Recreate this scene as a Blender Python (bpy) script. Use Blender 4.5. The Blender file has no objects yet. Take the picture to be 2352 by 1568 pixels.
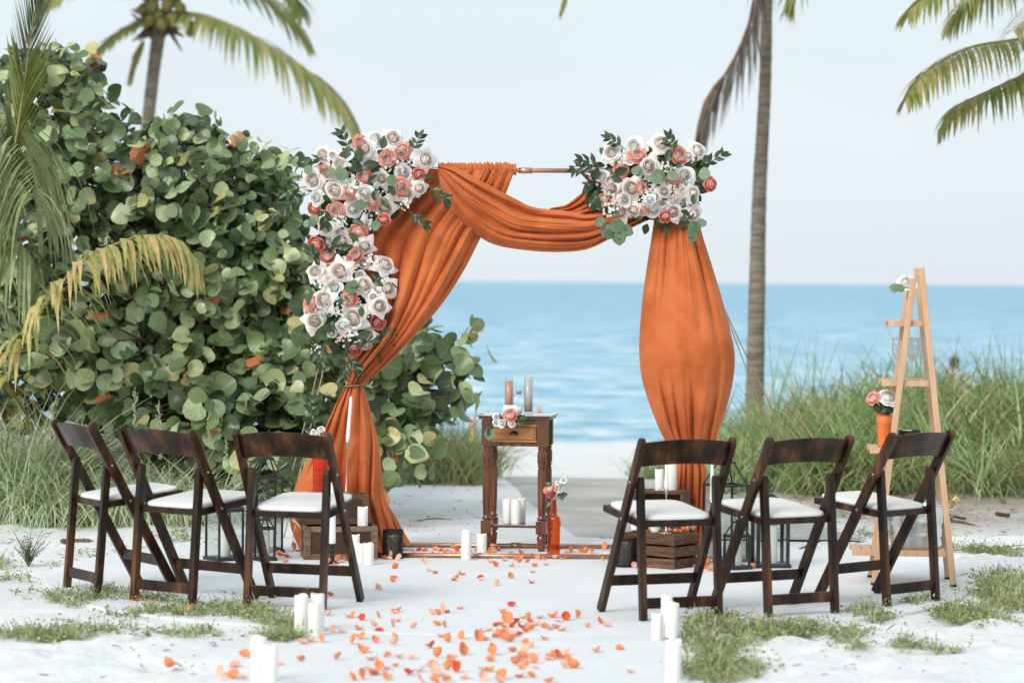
import bpy, math, random
from math import sin, cos, pi, sqrt, radians, atan2
from mathutils import Vector, Matrix, Euler, noise

S = bpy.context.scene
COL = S.collection
rnd = random.Random(7)

# ------------------------------------------------------------------ camera
CAM_H, LENS, FV = 1.467, 100.0, 100.0 / 36.0 * 2352.0
cd = bpy.data.cameras.new('camera'); cam = bpy.data.objects.new('camera', cd); COL.objects.link(cam)
cd.lens = LENS; cd.sensor_width = 36.0; cd.clip_start = 0.1; cd.clip_end = 40000.0
CAM_R = Matrix.Rotation(pi / 2 - math.atan(137.6 / FV), 3, 'X') @ Matrix.Rotation(radians(0.45), 3, 'Z')
cam.matrix_world = Matrix.Translation((0, 0, CAM_H)) @ CAM_R.to_4x4()
cd.dof.use_dof = True; cd.dof.focus_distance = 14.7; cd.dof.aperture_fstop = 2.6
S.camera = cam

# ------------------------------------------------------------------ daylight: thin bright overcast
SUN_EL, SUN_AZ = radians(35), radians(214)          # azimuth clockwise from +Y
W = bpy.data.worlds.new('World'); S.world = W; W.use_nodes = True
nt = W.node_tree; nt.nodes.clear()
def N(t, kind, **kw):
    n = t.nodes.new(kind)
    for k, v in kw.items(): setattr(n, k, v)
    return n
sky = N(nt, 'ShaderNodeTexSky', sky_type='NISHITA'); sky.sun_disc = False
sky.sun_elevation = SUN_EL; sky.sun_rotation = SUN_AZ; sky.air_density = 1.2; sky.dust_density = 2.0
tc = N(nt, 'ShaderNodeTexCoord'); sep = N(nt, 'ShaderNodeSeparateXYZ'); nt.links.new(tc.outputs['Generated'], sep.inputs[0])
rp = N(nt, 'ShaderNodeValToRGB'); e = rp.color_ramp.elements
e[0].position = 0.0; e[0].color = (0.855, 0.945, 1.0, 1); e[1].position = 0.16; e[1].color = (0.85, 0.97, 1.03, 1)
nt.links.new(sep.outputs[2], rp.inputs[0])
nz = N(nt, 'ShaderNodeTexNoise'); nz.inputs['Scale'].default_value = 5.0; nz.inputs['Detail'].default_value = 4
mp = N(nt, 'ShaderNodeMapping'); mp.inputs['Scale'].default_value = (1, 1, 3)
nt.links.new(tc.outputs['Generated'], mp.inputs[0]); nt.links.new(mp.outputs[0], nz.inputs['Vector'])
cl = N(nt, 'ShaderNodeMapRange'); cl.inputs[1].default_value = .45; cl.inputs[2].default_value = .75; cl.inputs[3].default_value = 9.6; cl.inputs[4].default_value = 10.3
nt.links.new(nz.outputs[0], cl.inputs[0])
vm = N(nt, 'ShaderNodeVectorMath', operation='SCALE'); nt.links.new(rp.outputs[0], vm.inputs[0]); nt.links.new(cl.outputs[0], vm.inputs['Scale'])
mx = N(nt, 'ShaderNodeMixRGB'); mx.inputs[0].default_value = 0.9
nt.links.new(sky.outputs[0], mx.inputs[1]); nt.links.new(vm.outputs[0], mx.inputs[2])
bg = N(nt, 'ShaderNodeBackground'); bg.inputs[1].default_value = 0.1; nt.links.new(mx.outputs[0], bg.inputs[0])
wo = N(nt, 'ShaderNodeOutputWorld'); nt.links.new(bg.outputs[0], wo.inputs[0])
sl = bpy.data.lights.new('sun', 'SUN'); sl.energy = 2.5; sl.angle = radians(28); sl.color = (1, .96, .9)
so = bpy.data.objects.new('sun', sl); COL.objects.link(so); so.location = (-6, -4, 12)
sd = Vector((sin(SUN_AZ) * cos(SUN_EL), cos(SUN_AZ) * cos(SUN_EL), sin(SUN_EL)))
so.rotation_euler = sd.to_track_quat('Z', 'Y').to_euler()
S.view_settings.view_transform = 'Standard'; S.view_settings.look = 'None'
S.view_settings.exposure = 0.0; S.view_settings.gamma = 1.0
try: S.view_settings.use_curve_mapping = False
except Exception: pass
S.cycles.max_bounces = 10; S.cycles.transparent_max_bounces = 24; S.cycles.caustics_reflective = False; S.cycles.caustics_refractive = False
S.cycles.use_denoising = True

# ------------------------------------------------------------------ picture-plane helpers (2352 px wide reading of the photograph)
def ray(vx, vy): return CAM_R @ Vector(((vx - 1176) / FV, -(vy - 784) / FV, -1))
def P(vx, vy, Y):
    d = ray(vx, vy); t = Y / d.y
    return Vector((d.x * t, Y, CAM_H + d.z * t))
def G(vx, vy, z=0.0):
    d = ray(vx, vy); t = (z - CAM_H) / d.z
    return Vector((d.x * t, d.y * t, z))
def ss(a, b, x):
    t = min(1, max(0, (x - a) / (b - a))); return t * t * (3 - 2 * t)
def lerp(a, b, t): return a + (b - a) * t
RUGZ = 0.014

# ------------------------------------------------------------------ mesh builder
class MB:
    def __init__(s): s.v = []; s.f = []; s.m = []; s.t = []; s.uv = []; s.tint = 0.5; s.useuv = False
    def vert(s, p, uv=None):
        s.v.append((p[0], p[1], p[2])); s.t.append(s.tint); s.uv.append(uv or (0, 0)); return len(s.v) - 1
    def face(s, idx, m=0): s.f.append(tuple(idx)); s.m.append(m)
    def poly(s, pts, m=0): s.face([s.vert(p) for p in pts], m)
    def grid(s, fn, nu, nv, m=0, closeu=False):
        b = len(s.v)
        for j in range(nv + 1):
            for i in range(nu + (0 if closeu else 1)):
                s.vert(fn(i / nu, j / nv), (i / nu, j / nv))
        w = nu if closeu else nu + 1
        for j in range(nv):
            for i in range(nu):
                i2 = (i + 1) % w
                s.face((b + j * w + i, b + j * w + i2, b + (j + 1) * w + i2, b + (j + 1) * w + i), m)
        return b
    def box(s, c, sz, m=0, R=None):
        c = Vector(c); h = Vector(sz) / 2; ps = []
        for x, y, z in ((-1,-1,-1),(1,-1,-1),(1,1,-1),(-1,1,-1),(-1,-1,1),(1,-1,1),(1,1,1),(-1,1,1)):
            q = Vector((x * h.x, y * h.y, z * h.z))
            if R is not None: q = R @ q
            ps.append(s.vert(c + q))
        for f in ((0,3,2,1),(4,5,6,7),(0,1,5,4),(1,2,6,5),(2,3,7,6),(3,0,4,7)): s.face([ps[k] for k in f], m)
    def bar(s, p0, p1, w, d, side=Vector((1, 0, 0)), m=0):
        p0 = Vector(p0); p1 = Vector(p1); z = (p1 - p0); L = z.length; z.normalize()
        x = Vector(side); x = (x - z * x.dot(z)).normalized(); y = z.cross(x)
        R = Matrix((x, y, z)).transposed()
        s.box((p0 + p1) / 2, (w, d, L), m, R)
    def tube(s, pts, rad, n=8, m=0, cap=True):
        pts = [Vector(p) for p in pts]
        if not isinstance(rad, (list, tuple)): rad = [rad] * len(pts)
        rings = []; up = None
        for i, p in enumerate(pts):
            d = (pts[min(i + 1, len(pts) - 1)] - pts[max(i - 1, 0)])
            d = d.normalized() if d.length > 1e-9 else Vector((0, 0, 1))
            if up is None: up = d.orthogonal().normalized()
            up = (up - d * up.dot(d)); up = up.normalized() if up.length > 1e-6 else d.orthogonal().normalized()
            b = d.cross(up)
            rings.append([s.vert(p + (up * cos(2 * pi * k / n) + b * sin(2 * pi * k / n)) * rad[i]) for k in range(n)])
        for a, b in zip(rings, rings[1:]):
            for k in range(n): s.face((a[k], a[(k + 1) % n], b[(k + 1) % n], b[k]), m)
        if cap: s.face(rings[0][::-1], m); s.face(rings[-1], m)
    def lathe(s, prof, n=24, c=(0, 0, 0), m=0, R=None, wob=None):
        c = Vector(c); rings = []
        for r, z in prof:
            if r < 1e-6:
                q = Vector((0, 0, z)); rings.append([s.vert(c + (R @ q if R else q))])
            else:
                ring = []
                for k in range(n):
                    a = 2 * pi * k / n; zz = z + (wob(a, z) if wob else 0); q = Vector((r * cos(a), r * sin(a), zz))
                    ring.append(s.vert(c + (R @ q if R else q)))
                rings.append(ring)
        for a, b in zip(rings, rings[1:]):
            if len(a) == 1 and len(b) == 1: continue
            for k in range(n):
                k2 = (k + 1) % n
                if len(a) == 1: s.face((a[0], b[k2], b[k]), m)
                elif len(b) == 1: s.face((a[k], a[k2], b[0]), m)
                else: s.face((a[k], a[k2], b[k2], b[k]), m)
    def mesh(s, name, mats, smooth=False):
        me = bpy.data.meshes.new(name); me.from_pydata(s.v, [], s.f)
        for k in (mats if isinstance(mats, (list, tuple)) else [mats]): me.materials.append(k)
        if any(s.m): me.polygons.foreach_set('material_index', s.m)
        if smooth: me.polygons.foreach_set('use_smooth', [True] * len(s.f))
        if any(t != .5 for t in s.t):
            a = me.attributes.new('tint', 'FLOAT', 'POINT'); a.data.foreach_set('value', s.t)
        if s.useuv:
            ul = me.uv_layers.new(name='UVMap'); li = [0] * len(me.loops); me.loops.foreach_get('vertex_index', li)
            flat = []
            for i in li: flat.extend(s.uv[i])
            ul.data.foreach_set('uv', flat)
        me.update(); return me
    def build(s, name, mats, parent=None, smooth=False, bevel=0):
        return obj(name, s.mesh(name, mats, smooth), parent, bevel)

def obj(name, me, parent=None, bevel=0, M4=None):
    o = bpy.data.objects.new(name, me); COL.objects.link(o)
    if parent is not None: o.parent = parent
    if M4 is not None: o.matrix_basis = M4
    if bevel:
        md = o.modifiers.new('bevel', 'BEVEL'); md.width = bevel; md.segments = 2; md.limit_method = 'ANGLE'; md.angle_limit = radians(40)
    return o
def tag(o, label=None, cat=None, group=None, kind=None):
    if label: o['label'] = label
    if cat: o['category'] = cat
    if group: o['group'] = group
    if kind: o['kind'] = kind
    return o
def thing(name, label, cat, loc=(0, 0, 0), rz=0.0, group=None):
    o = bpy.data.objects.new(name, None); COL.objects.link(o); o.location = loc; o.rotation_euler = (0, 0, rz); o.empty_display_size = .1
    return tag(o, label, cat, group)
def dup(root, loc, rz, label=None, group=None):
    r = root.copy(); COL.objects.link(r); r.location = loc; r.rotation_euler = (0, 0, rz)
    if label: r['label'] = label
    if group: r['group'] = group
    for ch in list(root.children):
        c = ch.copy(); COL.objects.link(c); c.parent = r
        for g in list(ch.children):
            d = g.copy(); COL.objects.link(d); d.parent = c
    return r

# ------------------------------------------------------------------ materials
def mat(name, c1, c2=None, scale=6.0, stretch=(1, 1, 1), rough=.6, spec=.4, bump=0.0, bscale=40.0, bdist=.01, metal=0.0,
        transl=0.0, sheen=0.0, sss=0.0, c3=None, detail=5, lo=.35, hi=.65, objvar=0.0, coat=0.0):
    m = bpy.data.materials.new(name); m.use_nodes = True; t = m.node_tree; L = t.links
    b = t.nodes['Principled BSDF']; out = t.nodes['Material Output']
    b.inputs['Roughness'].default_value = rough; b.inputs['Specular IOR Level'].default_value = spec; b.inputs['Metallic'].default_value = metal
    if coat: b.inputs['Coat Weight'].default_value = coat; b.inputs['Coat Roughness'].default_value = .15
    if sheen: b.inputs['Sheen Weight'].default_value = sheen; b.inputs['Sheen Roughness'].default_value = .45; b.inputs['Sheen Tint'].default_value = (1, .62, .4, 1)
    if sss:
        b.inputs['Subsurface Weight'].default_value = sss; b.inputs['Subsurface Radius'].default_value = (.02, .014, .01); b.inputs['Subsurface Scale'].default_value = .5
    tc = N(t, 'ShaderNodeTexCoord'); mp = N(t, 'ShaderNodeMapping'); mp.inputs['Scale'].default_value = stretch; L.new(tc.outputs['Object'], mp.inputs[0])
    col = None
    if c2 is not None:
        n = N(t, 'ShaderNodeTexNoise'); n.inputs['Scale'].default_value = scale; n.inputs['Detail'].default_value = detail; L.new(mp.outputs[0], n.inputs['Vector'])
        r = N(t, 'ShaderNodeValToRGB'); e = r.color_ramp.elements
        e[0].position = lo; e[0].color = (*c1, 1); e[1].position = hi; e[1].color = (*c2, 1)
        if c3 is not None: x = e.new(min(.99, hi + .13)); x.color = (*c3, 1)
        L.new(n.outputs[0], r.inputs[0]); col = r.outputs[0]
        if objvar:
            oi = N(t, 'ShaderNodeObjectInfo'); hs = N(t, 'ShaderNodeHueSaturation'); mr = N(t, 'ShaderNodeMapRange')
            mr.inputs[3].default_value = 1 - objvar; mr.inputs[4].default_value = 1 + objvar; L.new(oi.outputs['Random'], mr.inputs[0]); L.new(mr.outputs[0], hs.inputs['Value'])
            L.new(col, hs.inputs['Color']); col = hs.outputs[0]
        L.new(col, b.inputs['Base Color'])
    else: b.inputs['Base Color'].default_value = (*c1, 1)
    if bump:
        n2 = N(t, 'ShaderNodeTexNoise'); n2.inputs['Scale'].default_value = bscale; n2.inputs['Detail'].default_value = 6; L.new(mp.outputs[0], n2.inputs['Vector'])
        bp = N(t, 'ShaderNodeBump'); bp.inputs['Strength'].default_value = bump; bp.inputs['Distance'].default_value = bdist
        L.new(n2.outputs[0], bp.inputs['Height']); L.new(bp.outputs[0], b.inputs['Normal'])
    if transl:
        tr = N(t, 'ShaderNodeBsdfTranslucent'); ms = N(t, 'ShaderNodeMixShader'); ms.inputs[0].default_value = transl
        if col is not None: L.new(col, tr.inputs[0])
        else: tr.inputs[0].default_value = (*c1, 1)
        L.new(b.outputs[0], ms.inputs[1]); L.new(tr.outputs[0], ms.inputs[2]); L.new(ms.outputs[0], out.inputs[0])
    return m

def leafmat(name, cols, rough=.42, spec=.5, transl=.22, vein=None, nscale=25):
    """foliage colour picked per leaf by the mesh attribute 'tint'"""
    m = bpy.data.materials.new(name); m.use_nodes = True; t = m.node_tree; L = t.links
    b = t.nodes['Principled BSDF']; out = t.nodes['Material Output']
    b.inputs['Roughness'].default_value = rough; b.inputs['Specular IOR Level'].default_value = spec
    a = N(t, 'ShaderNodeAttribute'); a.attribute_name = 'tint'
    r = N(t, 'ShaderNodeValToRGB'); e = r.color_ramp.elements
    k = len(cols); e[0].position = 0; e[0].color = (*cols[0], 1); e[1].position = 1; e[1].color = (*cols[-1], 1)
    for i in range(1, k - 1): x = e.new(i / (k - 1)); x.color = (*cols[i], 1)
    L.new(a.outputs['Fac'], r.inputs[0]); col = r.outputs[0]
    tc = N(t, 'ShaderNodeTexCoord'); n = N(t, 'ShaderNodeTexNoise'); n.inputs['Scale'].default_value = nscale; L.new(tc.outputs['Object'], n.inputs['Vector'])
    mr = N(t, 'ShaderNodeMapRange'); mr.inputs[1].default_value = .3; mr.inputs[2].default_value = .7; mr.inputs[3].default_value = .8; mr.inputs[4].default_value = 1.2; L.new(n.outputs[0], mr.inputs[0])
    sc = N(t, 'ShaderNodeVectorMath', operation='SCALE'); L.new(col, sc.inputs[0]); L.new(mr.outputs[0], sc.inputs['Scale']); col = sc.outputs[0]
    if vein:
        # midrib and side veins drawn in the leaf's own coordinates: u along the midrib, v across
        sp = N(t, 'ShaderNodeSeparateXYZ'); L.new(tc.outputs['UV'], sp.inputs[0])
        def mth(op, x, y=None):
            q = N(t, 'ShaderNodeMath', operation=op)
            for i, w in enumerate((x, y)):
                if w is None: continue
                if isinstance(w, (int, float)): q.inputs[i].default_value = w
                else: L.new(w, q.inputs[i])
            return q.outputs[0]
        av = mth('ABSOLUTE', mth('SUBTRACT', sp.outputs[1], .5))
        mid = mth('LESS_THAN', av, .018)
        st = mth('FRACT', mth('MULTIPLY', mth('SUBTRACT', sp.outputs[0], mth('MULTIPLY', av, .8)), 5.0))
        side = mth('LESS_THAN', st, .09)
        f = mth('MULTIPLY', mth('MAXIMUM', mid, side), .30)
        mxn = N(t, 'ShaderNodeMixRGB'); L.new(f, mxn.inputs[0]); L.new(col, mxn.inputs[1]); mxn.inputs[2].default_value = (*vein, 1); col = mxn.outputs[0]
    L.new(col, b.inputs['Base Color'])
    tr = N(t, 'ShaderNodeBsdfTranslucent'); ms = N(t, 'ShaderNodeMixShader'); ms.inputs[0].default_value = transl
    L.new(col, tr.inputs[0]); L.new(b.outputs[0], ms.inputs[1]); L.new(tr.outputs[0], ms.inputs[2]); L.new(ms.outputs[0], out.inputs[0])
    return m

def glassmat(name, tint=(1, 1, 1), body=None, bodyamt=0.0, bump=0.0, bscale=60, rough=.02):
    m = bpy.data.materials.new(name); m.use_nodes = True; t = m.node_tree; L = t.links
    for n in list(t.nodes):
        if n.type != 'OUTPUT_MATERIAL': t.nodes.remove(n)
    out = [n for n in t.nodes][0]
    tp = N(t, 'ShaderNodeBsdfTransparent'); tp.inputs[0].default_value = (*tint, 1)
    gl = N(t, 'ShaderNodeBsdfGlossy'); gl.inputs['Roughness'].default_value = rough
    fr = N(t, 'ShaderNodeLayerWeight'); fr.inputs[0].default_value = .5
    pw = N(t, 'ShaderNodeMath', operation='POWER'); pw.inputs[1].default_value = 3.0; L.new(fr.outputs['Facing'], pw.inputs[0])
    ma = N(t, 'ShaderNodeMath', operation='MULTIPLY_ADD'); ma.inputs[1].default_value = .7; ma.inputs[2].default_value = .045; L.new(pw.outputs[0], ma.inputs[0])
    if bump:
        tc = N(t, 'ShaderNodeTexCoord'); vo = N(t, 'ShaderNodeTexVoronoi'); vo.inputs['Scale'].default_value = bscale; L.new(tc.outputs['Object'], vo.inputs['Vector'])
        bp = N(t, 'ShaderNodeBump'); bp.inputs['Strength'].default_value = bump; bp.inputs['Distance'].default_value = .01
        L.new(vo.outputs[0], bp.inputs['Height']); L.new(bp.outputs[0], gl.inputs['Normal']); L.new(bp.outputs[0], fr.inputs['Normal'])
    ms = N(t, 'ShaderNodeMixShader'); L.new(ma.outputs[0], ms.inputs[0]); L.new(tp.outputs[0], ms.inputs[1]); L.new(gl.outputs[0], ms.inputs[2])
    last = ms.outputs[0]
    if body:
        df = N(t, 'ShaderNodeBsdfDiffuse'); df.inputs[0].default_value = (*body, 1)
        tl = N(t, 'ShaderNodeBsdfTranslucent'); tl.inputs[0].default_value = (*body, 1)
        ad = N(t, 'ShaderNodeMixShader'); ad.inputs[0].default_value = .5; L.new(df.outputs[0], ad.inputs[1]); L.new(tl.outputs[0], ad.inputs[2])
        m2 = N(t, 'ShaderNodeMixShader'); m2.inputs[0].default_value = bodyamt; L.new(last, m2.inputs[1]); L.new(ad.outputs[0], m2.inputs[2]); last = m2.outputs[0]
    L.new(last, out.inputs[0]); return m

M = {}
M['rug'] = mat('white_woven_rug', (.685, .69, .70), (.745, .75, .755), scale=3, rough=.95, spec=.1, bump=.5, bscale=160, bdist=.004, lo=.3, hi=.7)
M['runner'] = mat('white_aisle_cloth', (.66, .665, .675), (.72, .725, .73), scale=2, rough=.95, spec=.1, bump=.25, bscale=9, bdist=.02, lo=.3, hi=.7)
M['mat'] = mat('brown_beach_mat', (.40, .375, .345), (.54, .515, .48), scale=1.3, stretch=(1, 1, 1), rough=.95, spec=.05, bump=.4, bscale=60)
M['copper'] = mat('aged_copper', (.62, .36, .25), (.42, .22, .15), scale=7, rough=.38, metal=.9, bump=.05)
M['velvet'] = mat('burnt_orange_velvet', (.385, .078, .018), (.60, .165, .054), scale=4, rough=.85, spec=.15, sheen=.28, bump=.3, bscale=22, bdist=.016, lo=.30, hi=.62, detail=8)
M['chairwood'] = mat('espresso_wood', (.009, .0045, .003), (.042, .0175, .008), scale=7, stretch=(2.2, 2.2, .6), rough=.36, spec=.28, c3=(.105, .043, .017), objvar=.3, bump=.06, lo=.38, hi=.56)
M['cushion'] = mat('ivory_vinyl', (.72, .69, .66), (.76, .73, .70), scale=4, rough=.5, spec=.35)
M['steel'] = mat('bright_bolt_steel', (.6, .6, .6), rough=.3, metal=1)
M['tablewood'] = mat('red_brown_varnished_wood', (.075, .022, .009), (.17, .056, .019), scale=7, stretch=(5, 5, .7), rough=.24, spec=.5, c3=(.30, .115, .04), bump=.03, coat=.3)
M['tabletop'] = mat('polished_tabletop', (.075, .022, .009), (.15, .05, .017), scale=7, stretch=(1, 5, 5), rough=.07, spec=.6, coat=.6)
M['drawerwood'] = mat('honey_oak', (.33, .125, .036), (.46, .19, .06), scale=9, stretch=(1, 5, 9), rough=.42, spec=.45, bump=.06)
M['bronze'] = mat('dark_bronze', (.035, .03, .024), rough=.3, metal=.8)
M['cratewood'] = mat('weathered_brown_wood', (.075, .038, .021), (.15, .082, .047), scale=8, stretch=(1, 4, 9), rough=.75, spec=.25, c3=(.24, .15, .09), bump=.3, objvar=.25)
M['greycrate'] = mat('rustic_greybrown_wood', (.14, .085, .055), (.25, .17, .115), scale=8, stretch=(2, 2, 5), rough=.8, spec=.2, c3=(.34, .25, .18), bump=.35, objvar=.2)
M['burlap'] = mat('dark_mesh_panel', (.05, .026, .016), (.085, .045, .027), scale=90, rough=.9, bump=.5, bscale=120)
M['ladderwood'] = mat('pale_oak', (.56, .345, .205), (.66, .43, .275), scale=6, stretch=(4, 4, .5), rough=.5, spec=.35, c3=(.46, .26, .14), bump=.05)
M['wax'] = mat('ivory_wax', (.82, .80, .755), (.86, .845, .81), scale=9, rough=.5, spec=.35, sss=.25)
M['taper'] = mat('white_taper_wax', (.84, .84, .83), rough=.4, spec=.4, sss=.2)
M['blackmetal'] = mat('black_lantern_metal', (.018, .02, .021), (.035, .037, .038), scale=14, rough=.45, spec=.5, metal=.2)
M['latticemetal'] = mat('black_bronze_lattice', (.012, .011, .010), (.03, .024, .018), scale=30, rough=.4, metal=.4)
M['silver'] = mat('antique_silver', (.55, .50, .44), (.42, .37, .31), scale=20, rough=.25, metal=1)
M['black'] = mat('matte_black', (.012, .012, .013), rough=.5)
M['tinorange'] = mat('orange_painted_tin', (.80, .19, .045), (.84, .22, .055), scale=5, rough=.4, spec=.5)
M['zinc'] = mat('galvanised_zinc', (.60, .62, .62), (.74, .76, .76), scale=10, rough=.3, metal=1, bump=.04, bscale=12)
M['rope'] = mat('tan_rope', (.42, .33, .22), (.55, .45, .32), scale=60, rough=.95, bump=.4, bscale=200)
M['gold'] = mat('gold_foil', (.72, .55, .28), (.55, .42, .22), scale=50, rough=.35, metal=.9, bump=.4, bscale=90)
M['bottleglass'] = mat('dark_green_bottle', (.10, .11, .06), rough=.1, spec=.6)
M['cork'] = mat('cork', (.36, .17, .10), (.46, .24, .15), scale=40, rough=.9)
M['card'] = mat('white_card', (.85, .85, .85), rough=.7)
M['sandcoral'] = mat('coral_sand', (.95, .45, .33), (.96, .52, .40), scale=120, rough=.9)
M['sandwhite'] = mat('pale_grey_sand', (.86, .85, .82), (.90, .89, .87), scale=120, rough=.9)
M['glass'] = glassmat('clear_glass')
M['crystal'] = glassmat('cut_crystal', (.975, .98, .985), (.9, .92, .94), .035, bump=.8, bscale=90)
M['lampglass'] = glassmat('lantern_pane', (.95, .97, .96))
M['orangeglass'] = glassmat('orange_glass', (.94, .31, .075), (.85, .20, .04), .11, bump=.25, bscale=30, rough=.06)
M['petal_blush'] = [mat('blush_heart', (.93, .82, .74), (.93, .86, .80), scale=3, rough=.7, spec=.2, transl=.16), mat('blush_petal', (.94, .845, .79), (.94, .875, .835), scale=3, rough=.7, spec=.2, transl=.16)]
M['petal_white'] = [mat('cream_heart', (.93, .915, .85), (.93, .92, .88), scale=3, rough=.7, spec=.2, transl=.16), mat('white_petal', (.93, .925, .90), (.93, .93, .92), scale=3, rough=.7, spec=.2, transl=.16)]
M['petal_coral'] = [mat('salmon_heart', (.97, .67, .56), (.97, .76, .67), scale=3, rough=.7, spec=.2, transl=.18), mat('coral_petal', (.95, .48, .37), (.95, .57, .47), scale=3, rough=.7, spec=.2, transl=.18), mat('red_coral_petal', (.91, .27, .19), (.92, .40, .30), scale=3, rough=.7, spec=.2, transl=.18)]
M['petal_red'] = [mat('coral_deep', (.92, .44, .35), (.93, .52, .42), scale=3, rough=.7, spec=.2, transl=.18), mat('red_petal', (.86, .22, .16), (.89, .33, .25), scale=3, rough=.7, spec=.2, transl=.18)]
M['floret'] = mat('white_floret', (.84, .84, .78), (.86, .86, .83), scale=20, rough=.7, transl=.2)
M['pinkfloret'] = mat('pink_floret', (.84, .58, .50), (.86, .68, .60), scale=20, rough=.7, transl=.2)
M['bud'] = mat('green_bud', (.50, .55, .36), (.62, .65, .48), scale=20, rough=.7, transl=.1)
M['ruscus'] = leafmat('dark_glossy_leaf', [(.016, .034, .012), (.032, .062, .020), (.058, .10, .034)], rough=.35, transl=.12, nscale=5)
M['euca'] = leafmat('eucalyptus_leaf', [(.10, .16, .09), (.16, .23, .14), (.22, .30, .19)], rough=.6, spec=.25, transl=.15, nscale=5)
M['stem'] = mat('green_stem', (.06, .10, .035), (.09, .13, .05), scale=20, rough=.6)
M['seagrape'] = leafmat('sea_grape_leaf', [(.036, .070, .020), (.085, .145, .045), (.18, .255, .10), (.42, .50, .27), (.48, .48, .19), (.62, .20, .075)], rough=.36, spec=.6, transl=.12, vein=(.34, .33, .2), nscale=9)
M['twig'] = mat('grey_brown_twig', (.10, .065, .045), (.19, .135, .10), scale=20, rough=.9, bump=.3)
M['palmgreen'] = leafmat('palm_leaflet', [(.09, .15, .03), (.20, .26, .07), (.36, .36, .11), (.52, .42, .17)], rough=.42, transl=.42)
M['palmyellow'] = leafmat('yellowing_leaflet', [(.26, .29, .07), (.46, .43, .14), (.60, .50, .20), (.62, .42, .20)], rough=.5, transl=.28)
M['palmpale'] = leafmat('pale_green_leaflet', [(.16, .22, .07), (.32, .38, .17), (.46, .49, .27)], rough=.5, transl=.28)
M['deadfrond'] = leafmat('dead_leaflet', [(.05, .035, .028), (.10, .065, .045), (.14, .13, .11)], rough=.8, transl=.2)
M['trunk'] = mat('grey_palm_bark', (.17, .14, .11), (.32, .27, .215), scale=5, stretch=(1, 1, 7), rough=.9, spec=.1, c3=(.34, .29, .24), bump=.8, bscale=9, bdist=.05)
M['rachis'] = mat('yellow_green_rachis', (.26, .23, .08), (.36, .28, .11), scale=9, rough=.5)
M['boot'] = mat('brown_palm_boot', (.085, .05, .03), (.17, .11, .07), scale=9, rough=.9, bump=.4)
M['coconut'] = mat('green_coconut', (.13, .14, .035), (.22, .18, .06), scale=5, rough=.45)
M['grass'] = leafmat('dune_grass_blade', [(.42, .34, .18), (.22, .27, .09), (.16, .265, .075), (.27, .39, .145), (.44, .55, .29)], rough=.5, spec=.35, transl=.25)
M['palegrass'] = leafmat('pale_tall_grass_blade', [(.48, .40, .23), (.27, .36, .15), (.36, .47, .23), (.50, .60, .36), (.62, .70, .48)], rough=.5, spec=.35, transl=.25)
M['weed'] = leafmat('weed_leaf', [(.17, .21, .075), (.27, .32, .13), (.38, .42, .20), (.52, .49, .29)], rough=.6, spec=.25, transl=.2)
M['petal_ground'] = [mat('orange_petal', (.88, .27, .11), (.90, .37, .17), scale=30, rough=.6, spec=.25, transl=.25, objvar=.12),
                     mat('pale_coral_petal', (.88, .44, .31), (.90, .56, .43), scale=30, rough=.6, spec=.25, transl=.25, objvar=.1),
                     mat('scarlet_petal', (.76, .085, .03), (.84, .20, .08), scale=30, rough=.6, spec=.25, transl=.25, objvar=.12)]
M['dryleaf'] = mat('dry_brown_leaf', (.20, .10, .06), (.33, .19, .12), scale=9, rough=.8, objvar=.3)
M['skin'] = mat('skin', (.45, .27, .19), rough=.6); M['hair'] = mat('dark_hair', (.02, .015, .012), rough=.6); M['shirt'] = mat('pale_grey_top', (.62, .63, .66), rough=.8)
M['buoy'] = mat('orange_buoy', (.75, .16, .05), rough=.5); M['yellow'] = mat('yellow_paint', (.75, .45, .06), (.7, .5, .12), scale=4, rough=.6); M['pink'] = mat('pink_paint', (.85, .40, .38), rough=.6)

# ================================================================== SETTING
def gz(x, y):
    z = 0.0
    if y > 20: z = max(-3.2, -(y - 20) * .036)
    z += .42 * ss(1.5, 3.4, x) * ss(19.2, 22.5, y) * (1 - ss(27, 34, y))
    z += .35 * ss(-1.0, -2.6, x) * ss(17, 20.5, y) * (1 - ss(26, 34, y))
    far = min(1, max(ss(2.25, 3.2, sqrt(x * x + (y - 14) ** 2)) * (ss(.75, 1.1, x) + ss(-1.05, -1.4, x) + ss(12.5, 15.5, y)), 0))
    mat_ = ss(.2, .9, abs(x - 1.0 + (y - 16) * .06) - 1.0) if y > 15.5 else 1
    if y < 45:
        n = noise.noise(Vector((x * 1.3, y * 1.3, 0))) * .03 + noise.noise(Vector((x * 4, y * 4, 3))) * .016 + noise.noise(Vector((x * 12, y * 12, 7))) * .004
        z += n * far * mat_
    return z
def axis(parts):
    r = []
    for a, b, st in parts:
        k = max(1, int(round((b - a) / st))); r += [a + (b - a) * i / k for i in range(k)]
    return r + [parts[-1][1]]
xs = axis([(-400, -60, 60), (-60, -12, 4), (-12, -4.5, .5), (-4.5, 5.5, .07), (5.5, 14, .5), (14, 60, 4), (60, 400, 60)])
ys = axis([(-60, 0, 6), (0, 9, .5), (9, 19.5, .07), (19.5, 28, .25), (28, 60, 1.5), (60, 120, 15)])
gb = MB(); dirt = []
DENT = {}
rd = random.Random(31)
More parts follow.
